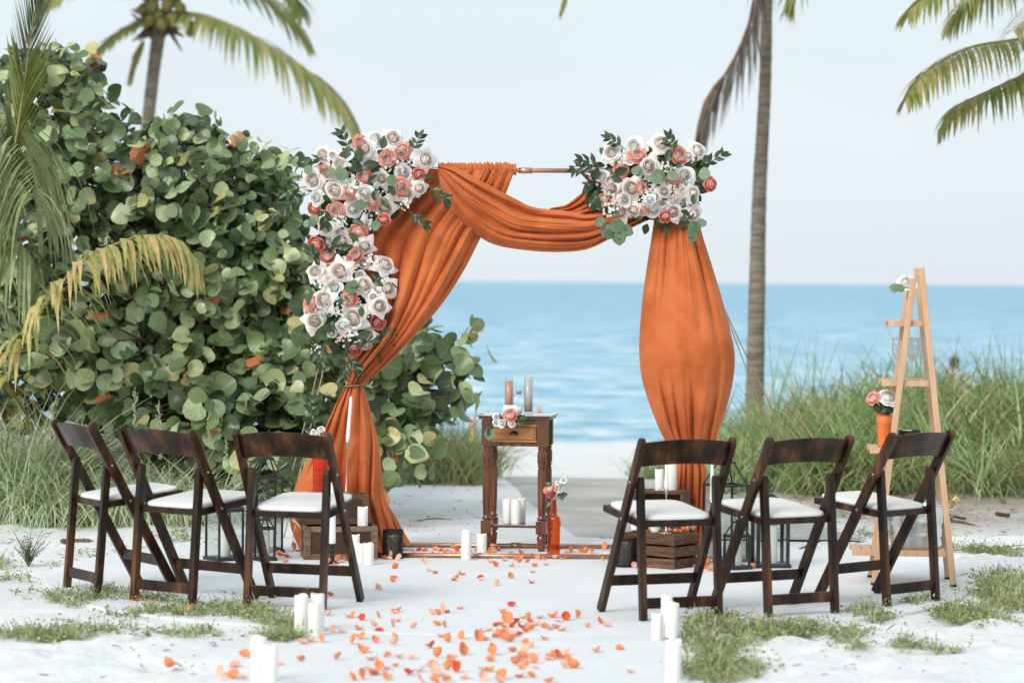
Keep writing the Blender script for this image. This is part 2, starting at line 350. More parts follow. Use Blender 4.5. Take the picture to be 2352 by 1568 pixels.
for k in range(420):      # old footprints and scuffs in the open sand
    a_, b_ = (G(rd.uniform(0, 640), rd.uniform(1170, 1568)) if k % 2 else G(rd.uniform(1590, 2352), rd.uniform(1180, 1568))), rd.uniform(0, 3.14)
    if (a_.x + .03) ** 2 + (a_.y - 14) ** 2 < 2.5 ** 2 or -1.25 < a_.x < .9 and a_.y < 12.6: continue
    DENT.setdefault((int(a_.x // 1), int(a_.y // 1)), []).append((a_.x, a_.y, b_, rd.uniform(.05, .09), rd.uniform(.12, .2), rd.uniform(.010, .026)))
def dent(x, y):
    z = 0
    for i in (-1, 0, 1):
        for j in (-1, 0, 1):
            for (cx, cy, a, w, l, dp) in DENT.get((int(x // 1) + i, int(y // 1) + j), ()):
                u = (x - cx) * cos(a) + (y - cy) * sin(a); v = -(x - cx) * sin(a) + (y - cy) * cos(a); q = (u / l) ** 2 + (v / w) ** 2
                if q < 4: z += dp * (-math.exp(-q * 1.6) + .55 * math.exp(-(q - 1.9) ** 2 * 2))
    return z
for y in ys:
    for x in xs:
        gb.vert((x, y, gz(x, y) + dent(x, y)))
        d = 1.15 * ss(1.1, 2.4, x) * ss(16.4, 18.6, y) * (1 - ss(21, 24, y)) + .8 * ss(-1.6, -2.4, x) * ss(16.6, 18.2, y)
        d = d + .55 * noise.noise(Vector((x * .9, y * .9, 5))) * (1 if d > .05 else 0)
        dirt.append(max(0, min(1, d)))
nx = len(xs)
for j in range(len(ys) - 1):
    for i in range(nx - 1): gb.face((j * nx + i, j * nx + i + 1, (j + 1) * nx + i + 1, (j + 1) * nx + i))
def sandmat():
    m = mat('white_beach_sand', (.67, .668, .66), (.76, .757, .75), scale=1.6, rough=.95, spec=.1, bump=.5, bscale=14, bdist=.03, lo=.3, hi=.65)
    t = m.node_tree; L = t.links; b = t.nodes['Principled BSDF']; src = b.inputs['Base Color'].links[0].from_socket
    tc = N(t, 'ShaderNodeTexCoord')
    # dark specks of leaf litter lying in the sand, and the brown litter bank at the foot of the dune grass
    vo = N(t, 'ShaderNodeTexNoise'); vo.inputs['Scale'].default_value = 24; vo.inputs['Detail'].default_value = 3; L.new(tc.outputs['Object'], vo.inputs['Vector'])
    mk = N(t, 'ShaderNodeMapRange'); mk.inputs[1].default_value = .64; mk.inputs[2].default_value = .80; L.new(vo.outputs[0], mk.inputs[0])
    big = N(t, 'ShaderNodeTexNoise'); big.inputs['Scale'].default_value = 1.1; L.new(tc.outputs['Object'], big.inputs['Vector'])
    mk2 = N(t, 'ShaderNodeMapRange'); mk2.inputs[1].default_value = .42; mk2.inputs[2].default_value = .66; mk2.inputs[4].default_value = .75; L.new(big.outputs[0], mk2.inputs[0])
    ml = N(t, 'ShaderNodeMath', operation='MULTIPLY'); L.new(mk.outputs[0], ml.inputs[0]); L.new(mk2.outputs[0], ml.inputs[1])
    m1 = N(t, 'ShaderNodeMixRGB'); L.new(ml.outputs[0], m1.inputs[0]); L.new(src, m1.inputs[1]); m1.inputs[2].default_value = (.33, .25, .18, 1)
    at = N(t, 'ShaderNodeAttribute'); at.attribute_name = 'dirt'
    dn = N(t, 'ShaderNodeTexNoise'); dn.inputs['Scale'].default_value = 9; dn.inputs['Detail'].default_value = 7; L.new(tc.outputs['Object'], dn.inputs['Vector'])
    dr = N(t, 'ShaderNodeValToRGB'); e = dr.color_ramp.elements; e[0].position = .35; e[0].color = (.16, .11, .075, 1); e[1].position = .65; e[1].color = (.44, .37, .30, 1); L.new(dn.outputs[0], dr.inputs[0])
    df = N(t, 'ShaderNodeMath', operation='MULTIPLY'); L.new(at.outputs['Fac'], df.inputs[0])
    dm = N(t, 'ShaderNodeMapRange'); dm.inputs[1].default_value = .3; dm.inputs[2].default_value = .55; dm.inputs[3].default_value = .45; L.new(dn.outputs[0], dm.inputs[0]); L.new(dm.outputs[0], df.inputs[1])
    m2 = N(t, 'ShaderNodeMixRGB'); L.new(df.outputs[0], m2.inputs[0]); L.new(m1.outputs[0], m2.inputs[1]); L.new(dr.outputs[0], m2.inputs[2])
    L.new(m2.outputs[0], b.inputs['Base Color']); return m
gm = gb.mesh('sand_beach', sandmat(), True)
a = gm.attributes.new('dirt', 'FLOAT', 'POINT'); a.data.foreach_set('value', dirt)
tag(obj('sand_beach', gm), kind='structure')

def seamat():
    m = bpy.data.materials.new('turquoise_sea'); m.use_nodes = True; t = m.node_tree; L = t.links; b = t.nodes['Principled BSDF']
    b.inputs['Roughness'].default_value = .32; b.inputs['IOR'].default_value = 1.33; b.inputs['Specular IOR Level'].default_value = .22
    g = N(t, 'ShaderNodeNewGeometry'); sp = N(t, 'ShaderNodeSeparateXYZ'); L.new(g.outputs['Position'], sp.inputs[0])
    # ripples keep a chop a metre or two long near the shore and grow to long swells offshore (depth coordinate compressed with distance)
    lg = N(t, 'ShaderNodeMath', operation='LOGARITHM'); L.new(sp.outputs[1], lg.inputs[0]); lg.inputs[1].default_value = 2.718
    dv = N(t, 'ShaderNodeMath', operation='DIVIDE'); L.new(sp.outputs[0], dv.inputs[0]); pw = N(t, 'ShaderNodeMath', operation='POWER'); L.new(sp.outputs[1], pw.inputs[0]); pw.inputs[1].default_value = .8; L.new(pw.outputs[0], dv.inputs[1])
    cb = N(t, 'ShaderNodeCombineXYZ'); L.new(dv.outputs[0], cb.inputs[0]); L.new(lg.outputs[0], cb.inputs[1])
    mp = N(t, 'ShaderNodeMapping'); mp.inputs['Scale'].default_value = (22, 26, 1); L.new(cb.outputs[0], mp.inputs[0])
    n = N(t, 'ShaderNodeTexNoise'); n.inputs['Scale'].default_value = 1.0; n.inputs['Detail'].default_value = 6; n.inputs['Roughness'].default_value = .62; n.inputs['Distortion'].default_value = .3; L.new(mp.outputs[0], n.inputs['Vector'])
    mr = N(t, 'ShaderNodeMapRange'); mr.inputs[1].default_value = .34; mr.inputs[2].default_value = .66; L.new(n.outputs[0], mr.inputs[0])
    nr = N(t, 'ShaderNodeValToRGB'); e = nr.color_ramp.elements  # wave shading painted into the colour: darker facing slopes, bright crests
    e[0].position = 0; e[0].color = (.08, .31, .46, 1); e[1].position = 1; e[1].color = (.70, .79, .83, 1); x = e.new(.45); x.color = (.25, .50, .63, 1)
    fr = N(t, 'ShaderNodeValToRGB'); e = fr.color_ramp.elements
    e[0].position = 0; e[0].color = (.08, .30, .46, 1); e[1].position = 1; e[1].color = (.24, .48, .62, 1)
    L.new(mr.outputs[0], nr.inputs[0]); L.new(mr.outputs[0], fr.inputs[0])
    ds = N(t, 'ShaderNodeMapRange'); ds.inputs[1].default_value = 3.8; ds.inputs[2].default_value = 5.6; L.new(lg.outputs[0], ds.inputs[0])
    mxn = N(t, 'ShaderNodeMixRGB'); L.new(ds.outputs[0], mxn.inputs[0]); L.new(nr.outputs[0], mxn.inputs[1]); L.new(fr.outputs[0], mxn.inputs[2]); L.new(mxn.outputs[0], b.inputs['Base Color'])
    bp = N(t, 'ShaderNodeBump'); bp.inputs['Strength'].default_value = .5; bp.inputs['Distance'].default_value = .3; L.new(n.outputs[0], bp.inputs['Height']); L.new(bp.outputs[0], b.inputs['Normal'])
    return m
sb = MB()
for y0, y1 in ((33, 60), (60, 200), (200, 2000), (2000, 26000)):
    w0, w1 = 26000, 26000
    sb.poly([(-w0, y0, -.6), (w0, y0, -.6), (w1, y1, -.6), (-w1, y1, -.6)])
tag(sb.build('sea', seamat()), kind='structure')

# beach-access mat leading to the water
mb_ = MB()
L0 = [(.33, 16.15), (.02, 19.2), (-.12, 22.8)]; R0 = [(2.1, 16.15), (1.75, 19.2), (1.25, 22.3)]
for (l0, r0, l1, r1) in zip(L0, R0, L0[1:], R0[1:]):
    def fn(u, v, l0=l0, r0=r0, l1=l1, r1=r1):
        x = lerp(lerp(l0[0], r0[0], u), lerp(l1[0], r1[0], u), v); y = lerp(lerp(l0[1], r0[1], u), lerp(l1[1], r1[1], u), v)
        return (x, y, gz(x, y) + lerp(-.012, .014, min(1, 12 * u, 12 * (1 - u), 14 * (1 - v) if y > 20 else 1)))
    mb_.grid(fn, 30, 40)
tag(mb_.build('beach_path', M['mat'], None, True), kind='structure')

# round white rug and the aisle cloth
rb = MB(); K = 96
def rugr(a): return 2.28 + .03 * sin(3 * a + 1) + .02 * sin(7 * a)
ringo = [(rugr(2 * pi * k / K) * cos(2 * pi * k / K) - .03, 14.0 + rugr(2 * pi * k / K) * sin(2 * pi * k / K)) for k in range(K)]
c0 = rb.vert((-.03, 14, RUGZ)); ra = [rb.vert((x, y, RUGZ)) for x, y in ringo]; rc = [rb.vert((x * 1.001, y, .001)) for x, y in ringo]
for k in range(K): rb.face((c0, ra[k], ra[(k + 1) % K])); rb.face((ra[k], rc[k], rc[(k + 1) % K], ra[(k + 1) % K]))
tag(rb.build('area_rug', M['rug']), 'large round white rug spread on the sand under the arch and chairs', 'rug')
rb = MB()
rb.grid(lambda u, v: (lerp(-1.06, .70, u) + .012 * sin(v * 31), lerp(2.0, 12.6, v), .0095 + .002 * sin(u * 19 + v * 40) * sin(v * 23) - (.05 if u in (0, 1) or v == 0 else 0)), 48, 120)
tag(rb.build('aisle_runner', M['runner'], None, True), 'long white aisle cloth running from the rug towards the viewer under scattered petals', 'aisle runner')

# ================================================================== ARCH
AY = 15.25
ptl, ptr = P(772, 389, AY), P(1612, 391, AY)
arch = thing('wedding_arch', 'tall copper pipe arch frame with a two-pipe base standing on the white rug', 'arch', (0, AY, 0))
def loc(p, root): return Vector(p) - root.location
PR = .0125
zt = (ptl.z + ptr.z) / 2
xl, xr = P(800, 700, AY).x, P(1585, 700, AY).x
yf = G(1170, 1276, RUGZ + PR).y; yb = G(1170, 1252.5, RUGZ + PR).y
m_ = MB(); m_.tube([(xl - .05, 0, zt), ((xl + xr) / 2 - .0, 0, zt - .004), (xr + .05, 0, zt)], PR, 12); m_.build('top_pipe', M['copper'], arch, True)
for x in (xl, xr):
    m_ = MB(); m_.tube([(x, 0, RUGZ + .02), (x, 0, zt)], PR, 12); m_.build('upright_pipe', M['copper'], arch, True)
    m_ = MB(); m_.tube([(x, yf - AY, RUGZ + PR), (x, yb - AY, RUGZ + PR)], PR, 12); m_.build('side_base_pipe', M['copper'], arch, True)
for y in (yf, yb):
    m_ = MB(); m_.tube([(xl - .02, y - AY, RUGZ + PR), (xr + .02, y - AY, RUGZ + PR)], PR, 12); m_.build('base_pipe', M['copper'], arch, True)
cp = loc(P(1194, 388, AY), arch)
for c, ax, ln in ((Vector((cp.x + .03, 0, zt - .004)), Vector((1, 0, 0)), .07), (loc(P(1185, 1252, yb), arch), Vector((1, 0, 0)), .06)):
    m_ = MB(); m_.tube([c - ax * ln / 2, c + ax * ln / 2], PR * 1.28, 12); m_.build('pipe_coupling', M['copper'], arch, True)

# guy ropes
for (a, Ya, b, lab) in (((742, 800), 15.3, (643, 1182), 'thin tan guy rope left of the arch, the longer one running outward past the lantern'),
                        ((753, 800), 15.35, (652, 1236), 'thin tan guy rope left of the arch, the steeper one nearer the drape'),
                        ((1622, 600), 15.3, (1845, 1168), 'thin tan guy rope right of the arch, the lower one reaching the sand first'),
                        ((1628, 632), 15.35, (1884, 1152), 'thin tan guy rope right of the arch, the upper one ending farther out')):
    p0 = P(*a, Ya); p1 = G(*b); p1.z = gz(p1.x, p1.y)
    m_ = MB(); pts = [p0.lerp(p1, k / 14) + Vector((0, 0, -.03 * sin(pi * k / 14))) for k in range(15)]
    m_.tube([p - p1 for p in pts], .0038, 6); o = m_.build('guy_rope', M['rope'], None, True); o.location = p1
    tag(o, lab, 'rope', 'guy ropes that hold the arch')

# ================================================================== CLOTH
def cr(p, t):
    n = len(p) - 1; x = t * n; i = min(n - 1, int(x)); f = x - i
    a, b, c, d = p[max(0, i - 1)], p[i], p[i + 1], p[min(n, i + 2)]
    return [.5 * ((2 * bb) + (-aa + cc) * f + (2 * aa - 5 * bb + 4 * cc - dd) * f * f + (-aa + 3 * bb - 3 * cc + dd) * f ** 3) for aa, bb, cc, dd in zip(a, b, c, d)]
def fold(u, n, seed, s=0.0):
    x = u + .24 * noise.noise(Vector((u * 1.9 + seed, s * .8, seed))) + .06 * noise.noise(Vector((u * 5 + seed * 2, s * 1.6, seed)))
    k = math.floor(x * n); h = .62 + .55 * noise.noise(Vector((k * 1.7, seed * 5.3, s * 1.3)))
    live = min(1.15, max(.12, .62 + 1.1 * noise.noise(Vector((x * n * .55 + seed, s * 2.2, seed * 1.9)))))
    f = abs(sin(pi * n * x)); return .62 + ((f ** (.55 + .5 * h)) * (h + .3) - .62) * live
def cloth(name, st, Y0, parent, folds, nu=90, nv=150, bulge_back=.7, mat_=None, drift=0.0, closed=True):
    """st: rows (Lx, Ly, Rx, Ry, bulge, amp...) along the length; folds: [(count, seed)] one per amp column"""
    mb = MB(); nb = 26 if closed else 0
    for j in range(nv + 1):
        s = j / nv; r = cr(st, s); lx, ly, rx, ry, bul = r[:5]; amps = r[5:]
        row = []
        for i in range(nu + 1):
            u = i / nu; prof = sqrt(max(0, 1 - (2 * u - 1) ** 2))
            p = P(lerp(lx, rx, u), lerp(ly, ry, u), Y0)
            uu = u + drift * s * sin(pi * u)
            d = sum(max(0, a) * (fold(uu, n, sd, s) - .62) * min(1, 6 * u + .15, 6 * (1 - u) + .15) for a, (n, sd) in zip(amps, folds))
            d += (.020 * noise.noise(Vector((u * 2.4, s * 3, 9))) + .006 * noise.noise(Vector((u * 9 + s * 5, s * 7, 4)))) * (bul > .01)
            row.append(p + Vector((0, -max(0, bul) * prof - d * 1.5, 0)))
        for i in range(1, nb):
            u = 1 - i / nb; prof = sqrt(max(0, 1 - (2 * u - 1) ** 2))
            p = P(lerp(lx, rx, u), lerp(ly, ry, u), Y0)
            row.append(p + Vector((0, max(.012, bul * bulge_back) * prof, 0)))
        for p in row: mb.vert(p - parent.location)
    w = nu + (nb if closed else 1)
    for j in range(nv):
        for i in range(w if closed else w - 1):
            i2 = (i + 1) % w; mb.face((j * w + i, j * w + i2, (j + 1) * w + i2, (j + 1) * w + i))
    return mb.build(name, mat_ or M['velvet'], parent, True)

dl = thing('velvet_drape', 'burnt orange velvet drape swept sideways to a low tie, then flaring to the floor', 'drape', (xl, AY, 0), 0, 'orange velvet drapes on the arch')
Lst = [(955, 392, 1183, 389, .02, .010, .018, .006), (940, 425, 1172, 418, .03, .008, .03, .010), (888, 482, 1150, 470, .05, 0, .042, .014), (842, 545, 1110, 535, .06, 0, .042, .012), (836, 612, 1066, 620, .07, 0, .045, .010),
       (843, 690, 1014, 700, .08, 0, .046, .010), (842, 770, 946, 778, .08, 0, .042, .012), (803, 838, 880, 846, .07, 0, .036, .014), (796, 882, 833, 885, .045, 0, .022, .012)]
cloth('upper_cloth', Lst, AY - .03, dl, [(27, 3.1), (6, 1.3), (13, 4.4)], 150, 190, drift=.10)
Lst2 = [(796, 882, 833, 885, .045, 0, .018), (772, 926, 846, 926, .07, .0, .035), (738, 1000, 866, 1000, .10, 0, .05), (700, 1070, 876, 1075, .13, 0, .055), (673, 1130, 884, 1140, .15, 0, .055), (667, 1205, 905, 1205, .16, 0, .06), (690, 1266, 925, 1262, .15, 0, .06)]
cloth('lower_cloth', Lst2, AY + .0, dl, [(3, 8.0), (6, 2.6)], 110, 110, drift=-.05)
Lst3 = [(858, 1060, 872, 1062, .02, .006), (858, 1140, 884, 1142, .03, .015), (862, 1195, 912, 1192, .05, .028), (866, 1260, 945, 1250, .07, .035)]
cloth('trailing_hem', Lst3, AY + .10, dl, [(4, 6.6)], 40, 40)
# ruffled rod pocket
rf = MB(); a0, a1 = loc(P(1006, 388, AY), dl), loc(P(1186, 388, AY), dl)
def ruf(u, v):
    x = lerp(a0.x, a1.x, u); ang = v * 2 * pi
    rr = (.028 + .003 * sin(u * 120 + 5 * noise.noise(Vector((u * 12, 0, 0)))) + .006 * noise.noise(Vector((u * 30, v * 2.5, 1))) + .0025 * noise.noise(Vector((u * 80, v * 5, 4))))
    zz = zt + sin(ang) * rr * (1.25 if sin(ang) > 0 else 1.0); yy = -cos(ang) * rr * .9
    return (x, yy, zz)
rf.grid(ruf, 260, 14); rf.build('ruffled_header', M['velvet'], dl, True)
m_ = MB(); c = loc(P(814, 884, AY), dl)
m_.tube([(c.x + .052 * cos(2 * pi * k / 20), -.02 + .065 * sin(2 * pi * k / 20), c.z + .006 * cos(2 * pi * k / 20)) for k in range(21)], .0045, 6, 0, False); m_.build('tie_cord', M['copper'], dl, True)

sw = thing('velvet_swag', 'burnt orange velvet swag curving across the arch top between the two flower clusters', 'drape', tuple(P(1240, 530, AY)), 0, 'orange velvet drapes on the arch')
Sst = [(1006, 380, 1006, 400, .03, .010, 0, 0.012), (1042, 383, 1012, 428, .05, .026, 0, 0.014), (1085, 404, 1030, 468, .065, .036, .0, 0.014), (1131, 430, 1056, 505, .075, .04, .008, 0.012), (1177, 453, 1096, 540, .085, .036, .02, 0.010), (1222, 475, 1140, 563, .09, .028, .032, 0.010),
       (1276, 482, 1210, 575, .095, .018, .04, 0.010), (1318, 487, 1285, 579, .10, .01, .046, 0.010), (1350, 493, 1350, 572, .10, .0, .046, 0.010), (1402, 486, 1402, 548, .07, 0, .03, 0.012), (1450, 470, 1450, 524, .03, 0, .018, 0.012), (1502, 456, 1502, 499, .01, 0, .008, 0.010)]
cloth('swag_cloth', Sst, AY - .08, sw, [(4, 2.2), (4, 7.7), (10, 5.1)], 100, 170, drift=.12)
Bst = [(1262, 478, 1290, 520, .02, .005), (1300, 470, 1340, 520, .03, .02), (1330, 448, 1390, 515, .04, .03), (1366, 420, 1440, 500, .05, .035), (1420, 392, 1480, 470, .04, .03)]
cloth('rear_cloth', Bst, AY + .03, sw, [(4, 5.5)], 60, 60)

dr = thing('velvet_drape', 'burnt orange velvet drape hanging in a full balloon shape and tied near chair height', 'drape', (xr, AY, 0), 0, 'orange velvet drapes on the arch')
Rst = [(1522, 395, 1590, 395, .03, .02, 0, 0.012), (1506, 480, 1600, 480, .05, .046, 0, 0.014), (1497, 540, 1614, 540, .08, .056, 0, 0.012), (1486, 610, 1636, 610, .12, .060, 0, 0.008), (1475, 690, 1660, 690, .16, .044, 0, 0.004), (1469, 760, 1678, 760, .19, .020, .0, 0.002), (1468, 815, 1688, 815, .20, .004, .006, 0.002),
       (1474, 870, 1685, 870, .19, 0, .018, 0.004), (1492, 930, 1671, 930, .16, 0, .038, 0.010), (1514, 985, 1653, 985, .12, 0, .044, 0.014), (1530, 1015, 1643, 1015, .09, 0, .036, 0.014), (1553, 1046, 1616, 1046, .055, 0, .02, 0.012), (1551, 1085, 1622, 1085, .06, 0, .03, 0.012), (1546, 1150, 1621, 1150, .07, 0, .036, 0.012), (1542, 1230, 1617, 1230, .08, 0, .04, 0.012), (1546, 1282, 1602, 1282, .08, 0, .035, 0.012)]
cloth('cloth_panel', Rst, AY - .02, dr, [(4.4, 1.9), (5.5, 3.7), (12, 6.3)], 120, 230, drift=.03)
m_ = MB(); c = loc(P(1584, 1044, AY), dr)
m_.tube([(c.x + .082 * cos(2 * pi * k / 20), -.02 + .085 * sin(2 * pi * k / 20), c.z) for k in range(21)], .006, 6, 0, False); m_.build('tie_cord', M['copper'], dr, True)

# ================================================================== FLOWERS
def rose_mesh(kind, seed):
    """whorls of overlapping petals: closed spiral heart, cupped middle, opened and rolled outer petals"""
    r = random.Random(seed); mb = MB()
    # (petals, bulge radius, rim radius, rim height, angular half width, roll, point, material)
    if kind == 'blush':
        WH = [(3, .10, .02, .50, 1.5, 0, 0, 0), (3, .19, .10, .49, 1.35, 0, 0, 0), (4, .29, .22, .46, 1.1, .02, 0, 0), (4, .39, .33, .42, 1.05, .04, .05, 0), (5, .50, .47, .35, 1.0, .08, .15, 1), (5, .58, .63, .24, .95, .14, .3, 1), (5, .60, .80, .06, .95, .22, .5, 1), (5, .52, .96, -.14, .85, .30, .75, 1)]
    elif kind == 'white':
        WH = [(3, .09, .02, .46, 1.5, 0, 0, 0), (4, .19, .11, .46, 1.2, 0, 0, 0), (4, .30, .23, .44, 1.1, .01, 0, 0), (5, .42, .37, .40, .95, .03, 0, 0), (5, .54, .52, .33, .92, .05, 0, 1), (6, .64, .70, .21, .80, .08, 0, 1), (6, .70, .90, .02, .78, .12, .1, 1)]
    elif kind == 'coral':
        WH = [(3, .08, .02, .50, 1.5, 0, 0, 0), (4, .17, .10, .50, 1.2, 0, 0, 0), (4, .27, .20, .49, 1.1, .01, 0, 0), (5, .38, .31, .46, .95, .02, 0, 0), (5, .50, .43, .42, .95, .03, 0, 0), (6, .62, .56, .35, .82, .04, 0, 1), (5, .72, .70, .22, .95, .07, .1, 1), (5, .78, .84, .0, .85, .12, .25, 2)]
    else:
        WH = [(3, .12, .04, .66, 1.5, 0, 0, 0), (3, .24, .15, .65, 1.35, 0, 0, 0), (4, .38, .30, .60, 1.1, .02, 0, 0), (4, .50, .44, .50, 1.05, .06, .15, 1), (5, .56, .62, .28, .95, .14, .4, 1)]
    ph = r.random() * 6
    for wi, (n, Bm, R, H, hw, roll, point, mi) in enumerate(WH):
        ph += 1.1 + r.random() * .5; outer = wi / (len(WH) - 1)
        for i in range(n):
            a0 = ph + 2 * pi * i / n + r.uniform(-.13, .13); Rv = R * r.uniform(.94 - .10 * outer, 1.07 + .06 * outer); Hv = H + r.uniform(-.035, .035) - .14 * outer * r.random(); rl = roll * r.uniform(.6, 1.4); rip = r.random() * 6; lean = r.uniform(-.05, .05)
            r0 = .10 + .10 * outer; z0 = -.50
            def fn(u, v):
                a = u * 2 - 1; b = v * (1 - (.10 + .16 * point) * abs(a) ** (2.6 - point))
                # cup profile: out from the base, then up to the rim (quadratic curve)
                q0, q1, q2 = (1 - b) ** 2, 2 * b * (1 - b), b * b
                rad = q0 * r0 + q1 * (2 * Bm - .5 * r0 - .5 * Rv) + q2 * Rv; z = q0 * z0 + q1 * (H * .75 - .12 if outer < .7 else H * .9) + q2 * Hv
                tip = max(0, b - .70) / .30
                rad += rl * tip ** 1.5; z -= rl * .9 * tip ** 2.2
                if point: rad += .16 * point * tip * max(0, 1 - 2.2 * abs(a)); z -= .10 * point * tip * abs(a)
                wid = hw * (.55 + .45 * sin(pi * min(1, .15 + .75 * b))) * (1 - .38 * point * tip)
                rad += .014 * sin(4 * a + rip) * b + lean * a * b * .6
                # one edge tucks under its neighbour
                rad -= .035 * a * (.4 + outer); ang = a0 + a * wid
                return (rad * cos(ang), rad * sin(ang), z)
            mb.grid(fn, 8, 7, mi)
    return mb.mesh(kind + '_rose', M['petal_' + kind], True)
ROSE = {k: [rose_mesh(k, 10 * q + 3) for q in range(n)] for k, n in (('blush', 5), ('white', 3), ('coral', 4), ('red', 2))}
def leaf_mesh(name, w, mats, tint, pointed=True, fold_=.25, droop=.2, nl=6):
    mb = MB(); mb.useuv = True; mb.tint = tint
    def fn(u, v):
        s = v * 2 - 1; prof = (sin(pi * u ** .85) ** (1.0 if pointed else .62)) * w
        return (u, s * prof, abs(s) * prof * fold_ - droop * u * u + .02 * sin(u * 9 + s * 2))
    mb.grid(fn, nl, 4); return mb.mesh(name, mats, True)
RUS = [leaf_mesh('ruscus_leaf', .20, M['ruscus'], t, True) for t in (.15, .45, .9)]
EUC = [leaf_mesh('eucalyptus_leaf', .44, M['euca'], t, False, .12, .12) for t in (.1, .55, .95)]
BIG = [leaf_mesh('broad_leaf', .30, M['ruscus'], t, True) for t in (.2, .6, 1.0)]
def floret_mesh(seed, m1, m2):
    r = random.Random(seed); mb = MB()
    for k in range(26):
        a = r.random() * 6.28; q = sqrt(r.random()); c = Vector((q * cos(a), q * sin(a), .35 * (1 - q * q) + r.uniform(-.1, .1)))
        mi = 1 if r.random() < .3 else 0
        if mi: mb.lathe([(0, -.11), (.08, -.05), (.09, .02), (0, .1)], 6, c, 1); continue
        n = Vector((c.x * .6 + r.uniform(-.4, .4), c.y * .6 + r.uniform(-.4, .4), 1)).normalized(); x = n.orthogonal().normalized(); y = n.cross(x); h = r.uniform(.15, .22); o0 = r.random() * 2
        for p in range(5):
            a = o0 + p * 1.2566; d = x * cos(a) + y * sin(a); e_ = n.cross(d)
            mb.poly([c, c + d * h * .6 + e_ * h * .42 + n * .05, c + d * h + n * .02, c + d * h * .6 - e_ * h * .42 + n * .05], 0)
    return mb.mesh('blossom_cluster', [m1, m2], False)
FLO = [floret_mesh(q, M['floret'], M['bud']) for q in range(3)]; PFLO = [floret_mesh(q + 9, M['pinkfloret'], M['floret']) for q in range(2)]
def place(name, me, root, p, zaxis, scale, spin=None, xaxis=None):
    z = Vector(zaxis).normalized()
    if xaxis is None:
        x = z.orthogonal().normalized(); a = rnd.random() * 6.28 if spin is None else spin; x = Matrix.Rotation(a, 3, z) @ x
    else:
        x = Vector(xaxis); x = (x - z * x.dot(z)).normalized()
    y = z.cross(x); R = Matrix((x, y, z)).transposed().to_4x4()
    rl = root.matrix_basis.inverted() if root else Matrix()
    return obj(name, me, root, 0, rl @ Matrix.Translation(Vector(p)) @ R @ Matrix.Diagonal((scale, scale, scale, 1)))
def leaf(root, me, p, ang, ln, face=None, fwd=.15, name='leaf'):
    d = Vector((cos(radians(ang)), -fwd, sin(radians(ang))))
    nrm = face or Vector((rnd.uniform(-.5, .5), -1, rnd.uniform(-.2, .6)))
    return place(name, me, root, p, nrm, ln, None, d) if abs(d.normalized().dot(Vector(nrm).normalized())) < .98 else None
def sprig(root, p, ang, ln, n, me, lw, Yd=0.0, curve=25):
    """a stem with paired leaves"""
    pts = []; a = ang; q = Vector(p)
    for k in range(n + 1):
        pts.append(q.copy()); q = q + Vector((cos(radians(a)), -.1, sin(radians(a)))) * ln / n; a += curve / n
    m_ = MB(); m_.tube([root.matrix_basis.inverted() @ w for w in pts], .0022, 5); m_.build('stem', M['stem'], root, True)
    for k, w in enumerate(pts[1:], 1):
        for sgn in (1, -1):
            leaf(root, rnd.choice(me), w, ang + curve * k / n + sgn * rnd.uniform(28, 55), lw * rnd.uniform(.8, 1.1))
    leaf(root, rnd.choice(me), pts[-1], ang + curve, lw)

RT = {'B': ('blush', None), 'W': ('white', 'white rose'), 'C': ('coral', 'coral pink rose'), 'R': ('red', 'deep coral red rose')}
def arrange(root, conv, sc, roses, fillers, Yf, ctr, spread):
    for (zx, zy, dia, k) in roses:
        vx, vy = conv(zx, zy); kind, lab = RT[k]
        R = dia * sc * Yf / FV * .5
        off = Vector(((vx - ctr[0]) / spread, 0, -(vy - ctr[1]) / spread))
        dep = .05 * rnd.random() + .10 * min(1, off.length) ** 2
        ax = Vector((off.x * .55 + rnd.uniform(-.35, .35), -1, off.z * .45 + rnd.uniform(-.30, .25)))
        big = {'blush': 1.18, 'white': 1.28, 'coral': 1.36, 'red': 1.65}[kind]
        o = place('rose', rnd.choice(ROSE[kind]), root, P(vx, vy, Yf + dep), ax, R * big)
        if lab: o['label'] = lab
    for f in fillers:
        vx, vy = conv(f[0], f[1]); R = f[2] * sc * Yf / FV * .5
        ax = Vector((rnd.uniform(-.5, .5), -1, rnd.uniform(-.4, .5)))
        o = place('blossom_cluster', rnd.choice(PFLO if len(f) > 3 else FLO), root, P(vx, vy, Yf + .02 + .03 * rnd.random()), ax, R * 1.6)
        if len(f) > 3: o['label'] = 'pale pink blossom cluster'
c1 = lambda x, y: (661.5 + x / 5.333, 294 + y / 5.333)
c2 = lambda x, y: (661.5 + x / 4.741, 551.3 + y / 4.741)
c3 = lambda x, y: (1304.7 + x / 5.333, 294 + y / 5.333)
fl = thing('floral_arrangement', 'taller rose arrangement of blush, white and coral running down beside the swept drape', 'flowers', tuple(P(800, 560, AY - .1)), 0, 'rose arrangements on the arch')
FY = AY - .25
